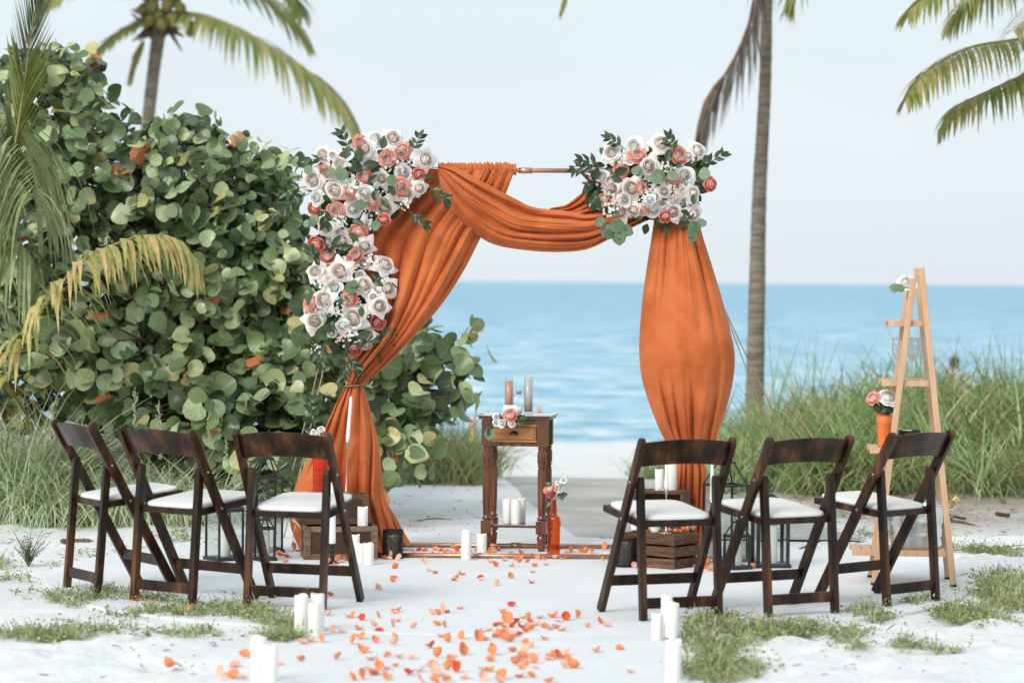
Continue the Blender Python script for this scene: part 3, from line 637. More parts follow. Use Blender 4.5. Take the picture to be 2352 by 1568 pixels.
arrange(fl, c1, 1 / 5.333, [(420,320,190,'B'),(540,330,120,'B'),(930,250,260,'B'),(1080,130,170,'W'),(1290,120,240,'B'),(880,160,150,'C'),(1215,370,190,'C'),(1400,290,180,'C'),(1690,390,240,'B'),(620,430,180,'B'),(435,540,180,'C'),(300,640,250,'B'),
  (925,600,170,'C'),(1150,620,190,'B'),(1415,550,200,'W'),(1385,730,190,'C'),(1610,740,180,'B'),(1450,810,200,'B'),(350,850,170,'W'),(570,760,250,'B'),(740,790,160,'C'),(940,800,200,'W'),(330,985,160,'R'),(590,1010,180,'C'),(800,1000,190,'W'),(1015,920,150,'C'),
  (1190,980,240,'B'),(1170,1120,150,'R'),(470,1210,230,'B'),(860,1280,180,'C'),(350,1410,190,'R'),(660,1380,230,'B'),(930,1180,150,'B'),(480,1400,130,'W'),(940,1450,220,'B'),(1600,570,150,'R'),(1530,640,110,'W'),(1470,210,130,'B')],
  [(1330,430,140),(840,700,180),(1270,800,120),(1040,1090,130),(620,1110,120),(540,600,80),(1060,360,90),(1090,770,100),(1200,510,100),(1430,930,100),(1520,410,100),(740,660,120),(700,250,90),(960,1030,80),(660,1170,90)], FY, (830, 400), 190)
arrange(fl, c2, 1 / 4.741, [(435,170,150,'C'),(730,160,140,'C'),(290,340,180,'B'),(560,340,250,'B'),(1060,270,220,'B'),(1090,530,210,'B'),(500,510,170,'W'),(830,490,220,'B'),(390,650,240,'B'),(665,630,150,'C'),(250,690,150,'C'),(1000,720,210,'B'),(290,880,220,'B'),(225,790,120,'W'),
  (710,850,260,'B'),(600,940,150,'W'),(980,900,150,'R'),(470,1010,110,'W'),(500,1140,150,'C'),(720,1170,170,'R'),(880,1030,150,'B'),(850,1140,150,'B'),(790,380,90,'W'),(820,250,140,'B'),(450,590,130,'W'),(930,620,110,'B')],
  [(330,500,120),(590,700,100),(930,240,120),(700,300,110,1),(420,430,100,1),(560,800,80),(480,770,80),(870,800,80),(700,1040,120),(590,1060,130,1),(300,1190,80),(760,700,90),(360,760,90),(640,740,80)], FY, (807, 690), 110)
for (x, y, a, ln, n) in ((740, 300, 100, .10, 3), (1500, 300, 50, .085, 3), (270, 800, 205, .20, 5), (220, 720, 190, .10, 3), (1720, 690, -50, .11, 3), (1480, 1010, -50, .10, 3), (480, 400, 170, .08, 2), (470, 950, 260, .08, 3)):
    sprig(fl, P(*c1(x, y), FY + .03), a, ln, n, RUS, .062)
for (x, y, a, ln, k) in ((700,380,75,.075,BIG),(760,500,15,.09,BIG),(900,500,25,.10,BIG),(900,420,110,.09,BIG),(700,640,120,.08,EUC),(590,560,160,.065,EUC),(1150,260,75,.075,BIG),(1340,640,180,.065,EUC),(990,690,50,.07,BIG),(300,530,155,.06,EUC),(380,1160,150,.065,EUC),(310,1210,110,.05,EUC),(230,1220,100,.045,EUC),
  (820,930,-15,.07,EUC),(1020,1230,30,.06,EUC),(620,340,15,.07,BIG),(1230,700,-60,.07,BIG),(420,830,-30,.05,BIG),(1660,570,-20,.06,RUS),(740,1290,-30,.07,BIG),(560,1450,60,.07,BIG),(650,1480,20,.06,BIG),(1060,760,-90,.06,BIG),(1150,850,-60,.07,BIG),(780,1130,-20,.08,RUS)):
    leaf(fl, rnd.choice(k), P(*c1(x, y), FY - .02), a, ln)
for (x, y, a, ln, k) in ((620,560,40,.085,EUC),(720,520,100,.05,EUC),(940,440,-30,.06,BIG),(300,1100,50,.11,BIG),(400,1040,70,.09,BIG),(480,880,280,.07,RUS),(800,720,270,.06,BIG),(240,520,265,.09,BIG),(580,620,260,.05,BIG),(340,280,110,.05,BIG),(900,1000,200,.08,BIG),(540,80,140,.06,BIG),(580,120,20,.05,BIG)):
    leaf(fl, rnd.choice(k), P(*c2(x, y), FY - .02), a, ln)
for (x, y, a, ln, n) in ((350, 1130, 265, .09, 3), (690, 1270, 240, .10, 3), (660, 1250, 290, .08, 3), (310, 210, 120, .05, 2)): sprig(fl, P(*c2(x, y), FY + .04), a, ln, n, RUS, .06)
# dark greenery bed behind the blooms
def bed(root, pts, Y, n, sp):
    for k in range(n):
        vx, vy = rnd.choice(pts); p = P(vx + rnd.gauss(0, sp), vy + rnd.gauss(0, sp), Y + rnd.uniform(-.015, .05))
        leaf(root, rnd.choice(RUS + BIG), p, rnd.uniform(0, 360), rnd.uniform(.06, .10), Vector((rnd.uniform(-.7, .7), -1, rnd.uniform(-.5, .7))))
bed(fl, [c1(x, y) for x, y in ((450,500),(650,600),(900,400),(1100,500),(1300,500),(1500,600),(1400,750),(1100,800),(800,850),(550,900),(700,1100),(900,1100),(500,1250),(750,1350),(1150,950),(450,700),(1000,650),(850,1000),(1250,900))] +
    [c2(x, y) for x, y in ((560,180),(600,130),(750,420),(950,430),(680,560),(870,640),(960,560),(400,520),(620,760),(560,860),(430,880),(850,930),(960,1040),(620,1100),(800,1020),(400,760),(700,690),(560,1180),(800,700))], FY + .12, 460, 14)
fr_ = thing('floral_arrangement', 'wide arrangement of blush, white and coral roses with hanging eucalyptus over the balloon drape', 'flowers', tuple(P(1490, 430, AY - .1)), 0, 'rose arrangements on the arch')
arrange(fr_, c3, 1 / 5.333, [(530,300,230,'B'),(650,380,120,'B'),(800,210,190,'W'),(850,320,180,'C'),(1140,190,250,'B'),(1360,330,190,'C'),(1590,280,230,'B'),(760,400,90,'W'),(660,510,170,'C'),(990,470,240,'B'),(410,590,150,'W'),(300,590,90,'C'),(535,740,210,'B'),(775,740,260,'B'),
  (900,730,130,'C'),(1280,640,150,'C'),(1430,590,210,'W'),(1600,640,150,'W'),(1730,690,170,'R'),(1530,800,200,'B'),(1140,880,230,'B'),(1370,900,160,'W'),(1290,1030,220,'B'),(1530,1060,230,'B'),(1040,1000,190,'W'),(800,1010,200,'B'),(910,1010,120,'C'),(640,1030,220,'B'),(340,910,150,'B'),(440,890,140,'C'),
  (690,870,150,'W'),(1190,1080,150,'R'),(1350,720,90,'W'),(1480,340,130,'B'),(1180,780,160,'B'),(1420,790,150,'B'),(1000,880,120,'W')],
  [(1190,490,110),(1000,800,160),(450,700,130,1),(1290,800,140,1),(500,990,140),(590,900,120,1),(930,640,90),(1030,740,100),(960,900,110),(1240,890,90),(1160,720,110),(470,820,90),(700,400,70),(1500,660,80)], FY, (1490, 420), 130)
for (x, y, a, ln, n) in ((480, 500, 172, .17, 4), (400, 480, 150, .10, 3), (690, 260, 135, .09, 3), (1620, 450, 15, .12, 3), (1300, 290, 100, .07, 3), (360, 760, 250, .06, 2)): sprig(fr_, P(*c3(x, y), FY + .02), a, ln, n, RUS, .062)
for (x, y, a, ln, k) in ((1030,560,-5,.085,EUC),(1010,590,-25,.075,EUC),(1210,600,25,.07,EUC),(850,600,80,.07,EUC),(780,560,40,.05,EUC),(1690,640,110,.075,EUC),(460,1150,170,.06,EUC),(440,1100,230,.06,EUC),(500,1180,-10,.09,EUC),(560,1230,-20,.085,EUC),(520,1190,230,.08,EUC),(600,1250,-60,.075,EUC),(640,1220,-10,.08,EUC),(610,1260,-85,.08,EUC),(560,1280,200,.06,EUC),
  (1460,1190,-15,.075,EUC),(1450,1280,5,.07,EUC),(1590,1290,180,.065,EUC),(1470,1340,-15,.05,EUC),(1580,1340,195,.05,EUC),(1570,1190,35,.065,EUC),(1540,1160,250,.06,EUC),(560,560,20,.08,BIG),(520,600,-20,.07,BIG),(340,640,80,.08,BIG),(1400,480,150,.05,BIG),(1540,940,90,.06,BIG),(1380,1010,-20,.06,BIG),(1240,420,100,.08,BIG),(1290,260,60,.05,BIG)):
    leaf(fr_, rnd.choice(k), P(*c3(x, y), FY - .03), a, ln)
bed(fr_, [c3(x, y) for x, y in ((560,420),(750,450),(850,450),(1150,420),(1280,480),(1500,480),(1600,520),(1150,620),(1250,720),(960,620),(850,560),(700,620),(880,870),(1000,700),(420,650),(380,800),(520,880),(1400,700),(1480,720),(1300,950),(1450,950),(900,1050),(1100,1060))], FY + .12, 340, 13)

# ================================================================== SEA GRAPE
SGT = [0.02, .10, .18, .27, .36, .45, .54, .62, .70, .82, 1.0]
def sg_leaf(tint, seed):
    r = random.Random(seed); mb = MB(); mb.useuv = True; mb.tint = tint
    cup = r.uniform(-.55, .6); c = mb.vert((.45, 0, cup * .2 * .0), (.45, .5)); K = 14; ph = r.random() * 6; r0_ = r.uniform(-.1, .5)
    rings = []
    for q in (.55, 1.0):
        ring = []
        for k in range(K):
            a = 2 * pi * k / K; rr = .5 * q * (1 + .06 * sin(3 * a + ph)); d = cos(a)
            notch = .16 * q * max(0, -cos(a)) ** 12
            x = .48 + rr * d + notch; y = rr * sin(a) * 1.08
            ring.append(mb.vert((x, y, cup * (x - .5) ** 2 + abs(y) * r0_ * q + .045 * sin(2 * a + ph) * q), (x, .5 + y)))
        rings.append(ring)
    for k in range(K):
        k2 = (k + 1) % K; mb.face((c, rings[0][k], rings[0][k2])); mb.face((rings[0][k], rings[1][k], rings[1][k2], rings[0][k2]))
    return mb
SGB = [sg_leaf(t, i * 3 + 1) for i, t in enumerate(SGT)]
SGM = [b.mesh('sea_grape_leaf', M['seagrape'], True) for b in SGB]
def pick_tint(r):
    x = r.random()
    if x < .022: return 10
    if x < .07: return 9
    return min(8, int(abs(r.gauss(4.0, 2.7))))
def sea_grape(label, lobes, n, base, nparts, seed, smin=.085, smax=.15, twigs=60):
    r = random.Random(seed); root = thing('sea_grape_bush', label, 'bush', base, 0, 'sea grape bushes behind the left chairs')
    E_ = []
    for (vx, vy, rx, ry, Y, dep) in lobes:
        k = Y / FV; E_.append((P(vx, vy, Y), Vector((rx * k, dep, ry * k))))
    wts = [e[1].x * e[1].z for e in E_]; L_ = []; TW = []
    while len(L_) < n:
        c, s_ = r.choices(E_, wts)[0]
        d = Vector((r.gauss(0, 1), r.gauss(0, 1) - .35, r.gauss(0, 1))).normalized(); q = r.uniform(.62, 1.0) if r.random() < .8 else r.uniform(.3, .62)
        p = c + Vector((d.x * s_.x, d.y * s_.y, d.z * s_.z)) * q
        if p.z < .06 + gz(p.x, p.y): continue
        # buried deep inside another lobe: drop most of them
        dd = min(sqrt(sum(((p[i] - cc[i]) / ssz[i]) ** 2 for i in range(3))) for cc, ssz in E_)
        if dd < .5 and r.random() < .75: continue
        tw_ = (p, c, q)
        tw = (d + Vector((r.uniform(-.5, .5), r.uniform(-.6, .2), r.uniform(-.2, .7)))).normalized()
        if q > .86: TW.append((c.lerp(p, .72), p + tw * .11))
        for j in range(r.randint(2, 5)):
            pp = p + tw * (.038 * j) + Vector((r.uniform(-.04, .04), r.uniform(-.04, .04), r.uniform(-.04, .04)))
            side = tw.cross(Vector((0, 0, 1))); side = side.normalized() if side.length > .05 else Vector((1, 0, 0))
            xax = (side * (1 if j % 2 else -1) + tw * .5 + Vector((r.uniform(-.5, .5), r.uniform(-.5, .5), r.uniform(-.5, .3)))).normalized()
            nrm = (d * .55 + Vector((0, -.45, .55)) + Vector((r.gauss(0, .6), r.gauss(0, .6), r.gauss(0, .6)))).normalized()
            sz = r.uniform(smin, smax) * (1 if r.random() < .8 else .65)
            if abs(xax.dot(nrm)) > .96: continue
            y_ = nrm.cross(xax).normalized(); x_ = y_.cross(nrm)
            Rm = Matrix((x_, y_, nrm)).transposed()
            L_.append((q - .12 * (pp.y - c.y) / s_.y + r.random() * .05, pp, Rm, sz, pick_tint(r)))
    L_.sort(key=lambda a: -a[0])
    bl = Vector(base)
    for (_, p, Rm, sz, ti) in L_[:nparts]:
        obj('leaf', SGM[ti], root, 0, Matrix.Translation(p - bl) @ Rm.to_4x4() @ Matrix.Diagonal((sz, sz, sz, 1)))
    mb = MB(); mb.useuv = True
    for (_, p, Rm, sz, ti) in L_[nparts:]:
        sbm = SGB[ti]; b0 = len(mb.v); o_ = p - bl; X = Rm * sz
        for v_, uv in zip(sbm.v, sbm.uv): mb.tint = SGT[ti]; mb.vert(o_ + X @ Vector(v_), uv)
        for f in sbm.f: mb.face([b0 + i for i in f])
    if mb.v: tag(mb.build('foliage', M['seagrape'], root, True), kind='stuff')
    mb = MB()
    for k in range(twigs):
        c, s_ = r.choices(E_, wts)[0]; d = Vector((r.gauss(0, 1), r.gauss(0, .8) - .3, abs(r.gauss(0, .8)))).normalized()
        p1 = c + Vector((d.x * s_.x, d.y * s_.y, d.z * s_.z)) * r.uniform(.7, .98); p0 = Vector((lerp(c.x, bl.x, .5) + r.uniform(-.3, .3), c.y + r.uniform(-.1, .3), max(.0, c.z - s_.z * .8)))
        mid = p0.lerp(p1, .55) + Vector((r.uniform(-.12, .12), r.uniform(-.1, .1), r.uniform(-.05, .2)))
        mb.tube([p0 - bl, p0.lerp(mid, .5) - bl + Vector((r.uniform(-.05, .05), 0, .03)), mid - bl, mid.lerp(p1, .5) - bl, p1 - bl], [.016, .013, .010, .007, .004], 5)
    for a_, b_ in TW: mb.tube([a_ - bl, a_.lerp(b_, .5) - bl + Vector((0, 0, .015)), b_ - bl], [.006, .0045, .002], 4, 0, False)
    mb.build('branch', M['twig'], root, True)
    return root
sea_grape('tallest sea grape bush of round green leaves, under the palm with coconuts',
          [(40, 330, 150, 190, 18.9, .7), (150, 260, 95, 110, 18.8, .6), (90, 560, 170, 240, 18.7, .7), (260, 400, 130, 150, 18.6, .7), (215, 640, 200, 230, 18.6, .7), (300, 320, 60, 55, 18.5, .4), (200, 185, 48, 40, 18.6, .3), (120, 160, 60, 40, 18.7, .3), (20, 180, 70, 60, 18.7, .3), (40, 830, 150, 140, 18.4, .5)],
          2900, (-2.9, 18.9, .2), 300, 11, .07, .135)
sea_grape('broad sea grape bush of round leaves, a few red, directly behind the rose column',
          [(430, 450, 150, 150, 18.5, .7), (430, 360, 58, 70, 18.5, .4), (560, 548, 122, 132, 18.4, .6), (572, 405, 38, 42, 18.4, .3), (650, 450, 42, 62, 18.4, .3), (620, 640, 95, 130, 18.3, .5), (450, 680, 230, 190, 18.4, .7), (690, 760, 60, 110, 18.2, .4), (640, 830, 110, 110, 18.2, .5)],
          2900, (-1.9, 18.6, .2), 300, 12, .07, .135)
sea_grape('low front sea grape bush with big pale round leaves hanging above the grass',
          [(330, 860, 190, 130, 17.9, .5), (480, 950, 170, 130, 17.6, .5), (600, 1010, 110, 110, 17.5, .45), (680, 900, 90, 120, 17.6, .4), (210, 840, 130, 110, 18.0, .5), (740, 900, 60, 90, 17.7, .35), (660, 1060, 80, 70, 17.4, .35)],
          1300, (-1.7, 17.8, .1), 300, 13, .085, .155, 50)
sea_grape('small sea grape bush spreading out behind the swept drape toward the water',
          [(900, 900, 110, 110, 17.6, .4), (960, 830, 100, 62, 17.8, .35), (1030, 805, 44, 44, 17.8, .2), (1010, 880, 75, 60, 17.7, .3), (850, 960, 80, 110, 17.4, .35), (905, 1070, 48, 58, 16.9, .2), (1092, 920, 26, 22, 17.6, .1), (930, 1000, 45, 60, 17.3, .25)],
          420, (-.8, 17.6, .05), 200, 14, .09, .15, 16)
# flower spikes hanging in the low bush
for (x, y) in ((310, 900), (365, 930), (480, 930), (370, 975), (520, 985), (560, 1000), (245, 545)):
    mb = MB(); p = P(x, y, 17.05)
    for k in range(26): mb.lathe([(0, -.007), (.007, 0), (0, .007)], 5, (rnd.uniform(-.014, .014), rnd.uniform(-.014, .014), -.008 * k))
    mb.tube([(0, 0, .03), (0, 0, -.21)], .002, 4)
    o = mb.build('flower_spike', M['bud'], None); b = [q for q in bpy.data.objects if q.name.startswith('sea_grape_bush')][2 if x > 250 else 0]
    o.parent = b; o.location = p - b.location

# ================================================================== PALMS
def leaflet(mb, p, d, ln, w, droop, seg=4, m=0, side=None):
    d = d.normalized(); side = side or d.cross(Vector((0, 0, 1)))
    side = side.normalized() if side.length > .05 else Vector((1, 0, 0))
    prev = None; q = p.copy(); dd = d.copy()
    for k in range(seg + 1):
        t = k / seg; ww = w * (1 - t ** 1.8) * (.55 + .9 * min(1, t * 4)) * .7 + .0006
        a = mb.vert(q - side * ww); b = mb.vert(q + side * ww)
        if prev: mb.face((prev[0], prev[1], b, a), m)
        prev = (a, b); q = q + dd * ln / seg; dd = (dd + Vector((0, 0, -droop / seg))).normalized()
def bez(pts, t): return Vector(cr([tuple(p) for p in pts], t))
def frond(root, pts, n, ln, droop, mat_, w=.02, rw=.02, tr=(.2, .8), sides=(1, -1), lift=.1, fwd=.7, seed=1, sub=False, prof=None, up=None, name='frond', gap=0.0, lab=None, jit=.08):
    """pts: world points of the midrib. Leaflets leave on both sides."""
    r = random.Random(seed); rl = root.location
    L = [bez(pts, k / 20) for k in range(21)]
    mb = MB(); mb.tube([q - rl for q in L], [lerp(rw, rw * .15, k / 20) for k in range(21)], 6)
    fo = mb.build(name, M['rachis'] if mat_ is not M['deadfrond'] else M['boot'], root, True)
    if lab: fo['label'] = lab
    mb = MB()
    for k in range(n):
        t = .04 + .955 * k / (n - 1); p = bez(pts, t); tg = (bez(pts, min(1, t + .02)) - bez(pts, max(0, t - .02))).normalized()
        sd = tg.cross(up or Vector((0, 0, 1))); sd = sd.normalized() if sd.length > .1 else Vector((1, 0, 0)); nn = sd.cross(tg)
        for s in sides:
            if r.random() < gap: continue
            lf = (prof(t) if prof else (sin(pi * (.12 + .82 * t)) ** .7)) * ln * r.uniform(.85, 1.1)
            d = sd * s + tg * (fwd + .5 * t) + nn * (lift + r.uniform(-.12, .12)) + Vector((r.uniform(-jit, jit), r.uniform(-jit, jit), r.uniform(-jit, jit)))
            tt = r.uniform(*tr)
            if sub:
                m1 = MB(); m1.tint = tt; leaflet(m1, p - rl, d, lf, w, droop * r.uniform(.7, 1.4), 5); m1.build('leaflet', mat_, fo)
            else:
                mb.tint = tt; leaflet(mb, p - rl, d, lf, w, droop * r.uniform(.7, 1.4))
    if not sub: tag(mb.build('leaflet_blades', mat_, fo), kind='stuff')
    return fo
def trunk(root, pts, rads, n=14):
    mb = MB(); rl = root.location; r = random.Random(3); Q = 60; P_ = []; R_ = []
    for k in range(Q + 1):
        t = k / Q; P_.append(bez(pts, t) - rl); x = t * (len(rads) - 1); i = min(len(rads) - 2, int(x)); R_.append(lerp(rads[i], rads[i + 1], x - i) * (1 + .045 * (k % 2) + r.uniform(-.02, .02)))
    mb.tube(P_, R_, n); mb.build('trunk', M['trunk'], root, True)

# coconut palm with the nuts, behind the bushes
PY = 34.0
crown = P(372, 30, PY)
pb = P(335, 330, PY); base = Vector((P(318, 700, PY).x, PY, gz(-4.3, PY) - .3))
cpalm = thing('coconut_palm', 'coconut palm with green nuts under its crown rising behind the sea grape', 'palm tree', tuple(base))
trunk(cpalm, [base, P(322, 500, PY), pb, P(352, 170, PY), crown], [.10, .085, .075, .075, .085])
def pf(l, Y=PY): return [P(x, y, Y + dy) for x, y, dy in l]
for i, (l, n, ln, dr_, tr) in enumerate((
    ([(400, 30, 0), (480, 40, -.4), (590, 90, -.8), (700, 160, -1.0), (780, 230, -1.1), (825, 310, -1.1)], 70, .85, .9, (.3, .95)),
    ([(395, 10, 0), (480, -40, .2), (580, -20, .4), (660, 40, .5), (700, 90, .5)], 52, .75, .9, (.35, .9)),
    ([(400, 0, 0), (470, -60, -.6), (560, -70, -1.2), (650, -30, -1.5), (690, 30, -1.6)], 48, .6, .9, (.1, .7)),
    ([(350, 30, 0), (320, 50, -.2), (270, 80, -.4), (235, 112, -.5), (215, 140, -.5)], 40, .34, .6, (.2, .75)),
    ([(345, 10, 0), (280, -40, -.3), (210, -45, -.7), (150, -20, -.9), (110, 10, -1.0)], 50, .6, .8, (.55, 1)),
    ([(360, 0, 0), (320, -70, .4), (230, -110, .8), (120, -100, 1.0), (40, -50, 1.1)], 50, .6, .8, (.1, .7)),
    ([(375, 0, 0), (385, -90, .5), (420, -190, 1.0), (480, -230, 1.3), (540, -220, 1.4)], 46, .6, .5, (.1, .6)),
    ([(365, 0, 0), (340, -100, -.5), (290, -190, -1.0), (220, -230, -1.4), (150, -220, -1.6)], 46, .6, .5, (.1, .6)),
    ([(330, 95, .1), (318, 120, .1), (308, 150, .1), (300, 180, .1)], 16, .3, .6, (.6, 1)))):
    frond(cpalm, pf(l), n, ln, dr_, M['palmgreen'], .030, .028, tr, seed=20 + i, lift=.05 if i else -.15)
for (x, y, s) in ((350, 15, 16), (395, 42, 16), (372, 55, 13), (330, 22, 14), (430, 50, 12), (445, 62, 11), (436, 75, 10), (415, 20, 13), (385, 12, 15), (365, 36, 14), (345, 45, 13)):
    mb = MB(); q = s * PY / FV; c = P(x, y, PY - rnd.uniform(.08, .3)) - base
    mb.lathe([(0, -1.2 * q), (.55 * q, -1.0 * q), (.95 * q, -.4 * q), (1.0 * q, .2 * q), (.7 * q, .85 * q), (.25 * q, 1.1 * q), (0, 1.12 * q)], 12, (0, 0, 0), 0, Matrix.Rotation(rnd.uniform(-.5, .5), 3, 'Y'))
    o = mb.build('coconut', M['coconut'], cpalm, True); o.location = c
for k in range(18):       # brown leaf bases and fibre round the crown
    a = rnd.uniform(0, 6.28); x = 355 + 34 * cos(a); mb = MB(); p = P(362, 60 + rnd.uniform(-30, 45), PY) - base
    p1 = P(362 + 62 * cos(a), 45 + rnd.uniform(-45, 75), PY + .25 * sin(a)) - base
    mb.tube([p, p.lerp(p1, .5) + Vector((0, 0, .05)), p1], [.045, .035, .006], 5); mb.build('leaf_base', M['boot'], cpalm, True)

# bare-trunked palm on the dune, crown above the frame, one dead frond hanging
TY = 27.0; tb = P(1733, 850, TY); tb.z = gz(tb.x, TY) - .1
dpalm = thing('coconut_palm', 'slender grey palm trunk standing in the dune grass with a dead frond hanging beside it', 'palm tree', tuple(tb))
top = P(1772, -420, TY)
trunk(dpalm, [tb, P(1738, 700, TY), P(1744, 450, TY), P(1757, 200, TY), P(1761, 0, TY), P(1766, -200, TY), top], [.095, .078, .066, .056, .054, .055, .06])
frond(dpalm, pf([(1768, -400, 0), (1790, -300, -.2), (1762, -120, -.3), (1735, 10, -.3), (1700, 110, -.3), (1655, 190, -.3), (1620, 260, -.3), (1602, 330, -.3)], TY), 80, .80, .8, M['deadfrond'], .010, .03, (.4, 1), seed=60, fwd=.8, lift=-.2, gap=.12, jit=.2)
mb = MB(); mb.tube([q - tb for q in pf([(1662, 178, -.3), (1648, 205, -.32), (1628, 240, -.34), (1612, 290, -.34), (1602, 335, -.34)], TY)], [.02, .05, .055, .045, .03], 7); mb.build('dry_sheath', M['boot'], dpalm, True)
for i, l in enumerate(([(1760, -400, 0), (1650, -440, -.4), (1520, -360, -.8), (1400, -200, -1.0), (1325, -60, -1.0), (1300, 0, -1.0)], [(1775, -420, 0), (1850, -480, .4), (1950, -430, .8), (1990, -300, 1.0)],
                       [(1770, -420, 0), (1790, -560, -.4), (1850, -680, -1), (1950, -700, -1.6)], [(1770, -420, 0), (1700, -560, .6), (1560, -620, 1.2), (1420, -540, 1.7)], [(1780, -400, 0), (1860, -400, -.8), (1900, -250, -1.4), (1840, -60, -1.6), (1818, 5, -1.6)])):
    frond(dpalm, pf(l, TY), 44, .55, .9, M['palmgreen'], .014, .026, (.1, .8), seed=70 + i)

# palm at the picture's other side, fronds reaching in
QY = 21.0; q0 = P(2560, 40, QY); qb = Vector((q0.x + .1, QY, gz(q0.x, QY) - .1))
rpalm = thing('coconut_palm', 'coconut palm mostly outside the frame whose green fronds droop in above the sea', 'palm tree', tuple(qb))
trunk(rpalm, [qb, P(2590, 700, QY), P(2585, 400, QY), q0], [.12, .10, .09, .09])
for i, (l, n, ln, dd, lift) in enumerate((([(2540, 40, 0), (2450, 75, -.3), (2330, 92, -.6), (2220, 112, -.9), (2130, 165, -1.1), (2082, 228, -1.2)], 74, .42, 1.6, -.2), ([(2540, 50, 0), (2470, 110, -.2), (2380, 160, -.4), (2280, 205, -.6), (2200, 245, -.7), (2160, 295, -.7)], 66, .40, 1.5, -.2),
     ([(2540, 20, 0), (2420, -30, -.5), (2290, -50, -1), (2170, -30, -1.3), (2090, 25, -1.4)], 66, .5, 1.2, -.1), ([(2550, 20, 0), (2460, -50, .3), (2340, -60, .8), (2240, -10, 1.1), (2180, 55, 1.2)], 60, .48, 1.2, -.1),
     ([(2545, 20, 0), (2480, -20, -.9), (2400, 10, -1.5), (2330, 70, -1.8)], 50, .45, 1.2, -.1), ([(2555, 60, 0), (2500, 150, -.4), (2440, 230, -.6), (2400, 300, -.6)], 50, .4, 1.3, 0), ([(2570, 20, 0), (2640, -60, .3), (2740, -60, .6), (2820, 20, .8)], 44, .5, 1, 0),
     ([(2550, 60, 0), (2480, 130, .6), (2390, 150, 1.0), (2330, 190, 1.1)], 50, .36, 1.4, -.1), ([(2560, 10, 0), (2560, -120, .2), (2500, -220, .4), (2420, -240, .6)], 40, .5, .7, 0))):
    frond(rpalm, pf(l, QY), n, ln, dd, M['palmgreen'], .015, .017, (.3, 1), seed=90 + i, lift=lift, fwd=.45)

# young palm at the picture edge in front of the bush
YY = 16.9; yb_ = P(-70, 1120, YY); yb_.z = gz(yb_.x, YY)
yp = thing('young_palm', 'young palm at the picture edge with one upright green frond and one yellow arching frond', 'palm tree', tuple(yb_))
mb = MB(); mb.tube([q - yb_ for q in (yb_, P(-68, 1000, YY), P(-60, 900, YY), P(-50, 820, YY))], [.09, .08, .07, .05], 10); mb.build('trunk', M['boot'], yp, True)
frond(yp, pf([(-40, 860, 0), (10, 880, -.1), (45, 800, -.2), (110, 690, -.3), (190, 600, -.4), (270, 558, -.45), (340, 540, -.5), (400, 548, -.5), (438, 585, -.5)], YY), 84, .46, 2.3, M['palmyellow'], .019, .014, (.1, 1), seed=130, sub=True, lift=-.25, fwd=.5, jit=.28, prof=lambda t: 1.15 - .55 * t, lab='yellow arching frond')
frond(yp, pf([(-50, 840, 0), (-30, 640, -.1), (18, 420, -.15), (40, 300, -.15), (55, 200, -.2), (68, 100, -.2), (82, 20, -.2), (96, -50, -.2)], YY), 96, .40, .06, M['palmgreen'], .015, .013, (.25, .6), seed=131, sub=True, lift=.05, fwd=2.7, up=Vector((0, -1, .1)), lab='upright green frond')
frond(yp, pf([(-70, 840, 0), (-90, 560, .1), (-60, 330, .1), (0, 265, .0), (50, 310, -.1), (78, 400, -.15), (84, 480, -.15)], YY), 56, .95, 3.2, M['palmpale'], .015, .014, (.2, 1), seed=132, sub=True, lift=-.4, fwd=.3, lab='pale hanging frond')
frond(yp, pf([(-60, 860, 0), (-40, 700, .1), (0, 590, .0), (40, 560, -.1), (75, 600, -.1), (85, 660, -.1)], YY), 40, .60, 2.6, M['palmpale'], .015, .014, (.0, .7), seed=133, sub=True, lift=-.4, fwd=.3, lab='lower hanging frond')

# ================================================================== GRASSES
def blades(mb, n, pos, hr, wr, lean, seed, droop=1.3, tr=(0, 1), cl=None):
    r = random.Random(seed); tuft = None
    for k in range(n):
        if tuft is None or r.random() < .055: tuft = pos(r); ta = r.uniform(0, 6.28); tt = r.uniform(*tr); th = r.uniform(.75, 1.15)
        x = tuft[0] + r.gauss(0, .07); y = tuft[1] + r.gauss(0, .07); h = r.uniform(*hr) * th
        a = ta + r.gauss(0, 1.3); d = Vector((cos(a) * lean, sin(a) * lean, 1)) + Vector((r.gauss(0, .18), r.gauss(0, .18), 0))
        mb.tint = min(1, max(0.001, tt + r.gauss(0, .16)))
        if r.random() < .12: mb.tint = .02
        leaflet(mb, Vector((x, y, gz(x, y) - .01)), d, h, r.uniform(*wr), droop * r.uniform(.3, 1.5), 4, 0, Vector((r.gauss(0, 1), r.gauss(0, .4), 0)))
mb = MB()
def pos_r(r):
    while True:
        x = r.uniform(1.45, 9.5); y = 19.6 + (r.random() ** 1.2) * 7
        if x > 1.55 + .25 * noise.noise(Vector((0, y * .8, 2))) + .02 * (y - 20): return x, y
blades(mb, 24000, pos_r, (.36, .86), (.0045, .0105), .55, 5, 2.1, (.1, .95))
blades(mb, 110, pos_r, (.9, 1.15), (.003, .005), .15, 6, .5, (.1, .6))
tag(mb.build('dune_grass', M['grass']), 'dense green and straw dune grass covering the bank behind the ladder shelf', 'grass', None, 'stuff')
mb = MB()
blades(mb, 4200, lambda r: (r.uniform(-4.4, -2.75), 17.05 + r.random() ** 1.7 * 1.3), (.5, 1.15), (.0035, .0075), .6, 7, 2.5, (.66, 1))
blades(mb, 4600, lambda r: (r.uniform(-3.1, -1.5 - .35 * r.random()), 17.0 + r.random() ** 1.7 * 1.0), (.3, .72), (.0032, .0065), .65, 17, 2.6, (.6, 1))
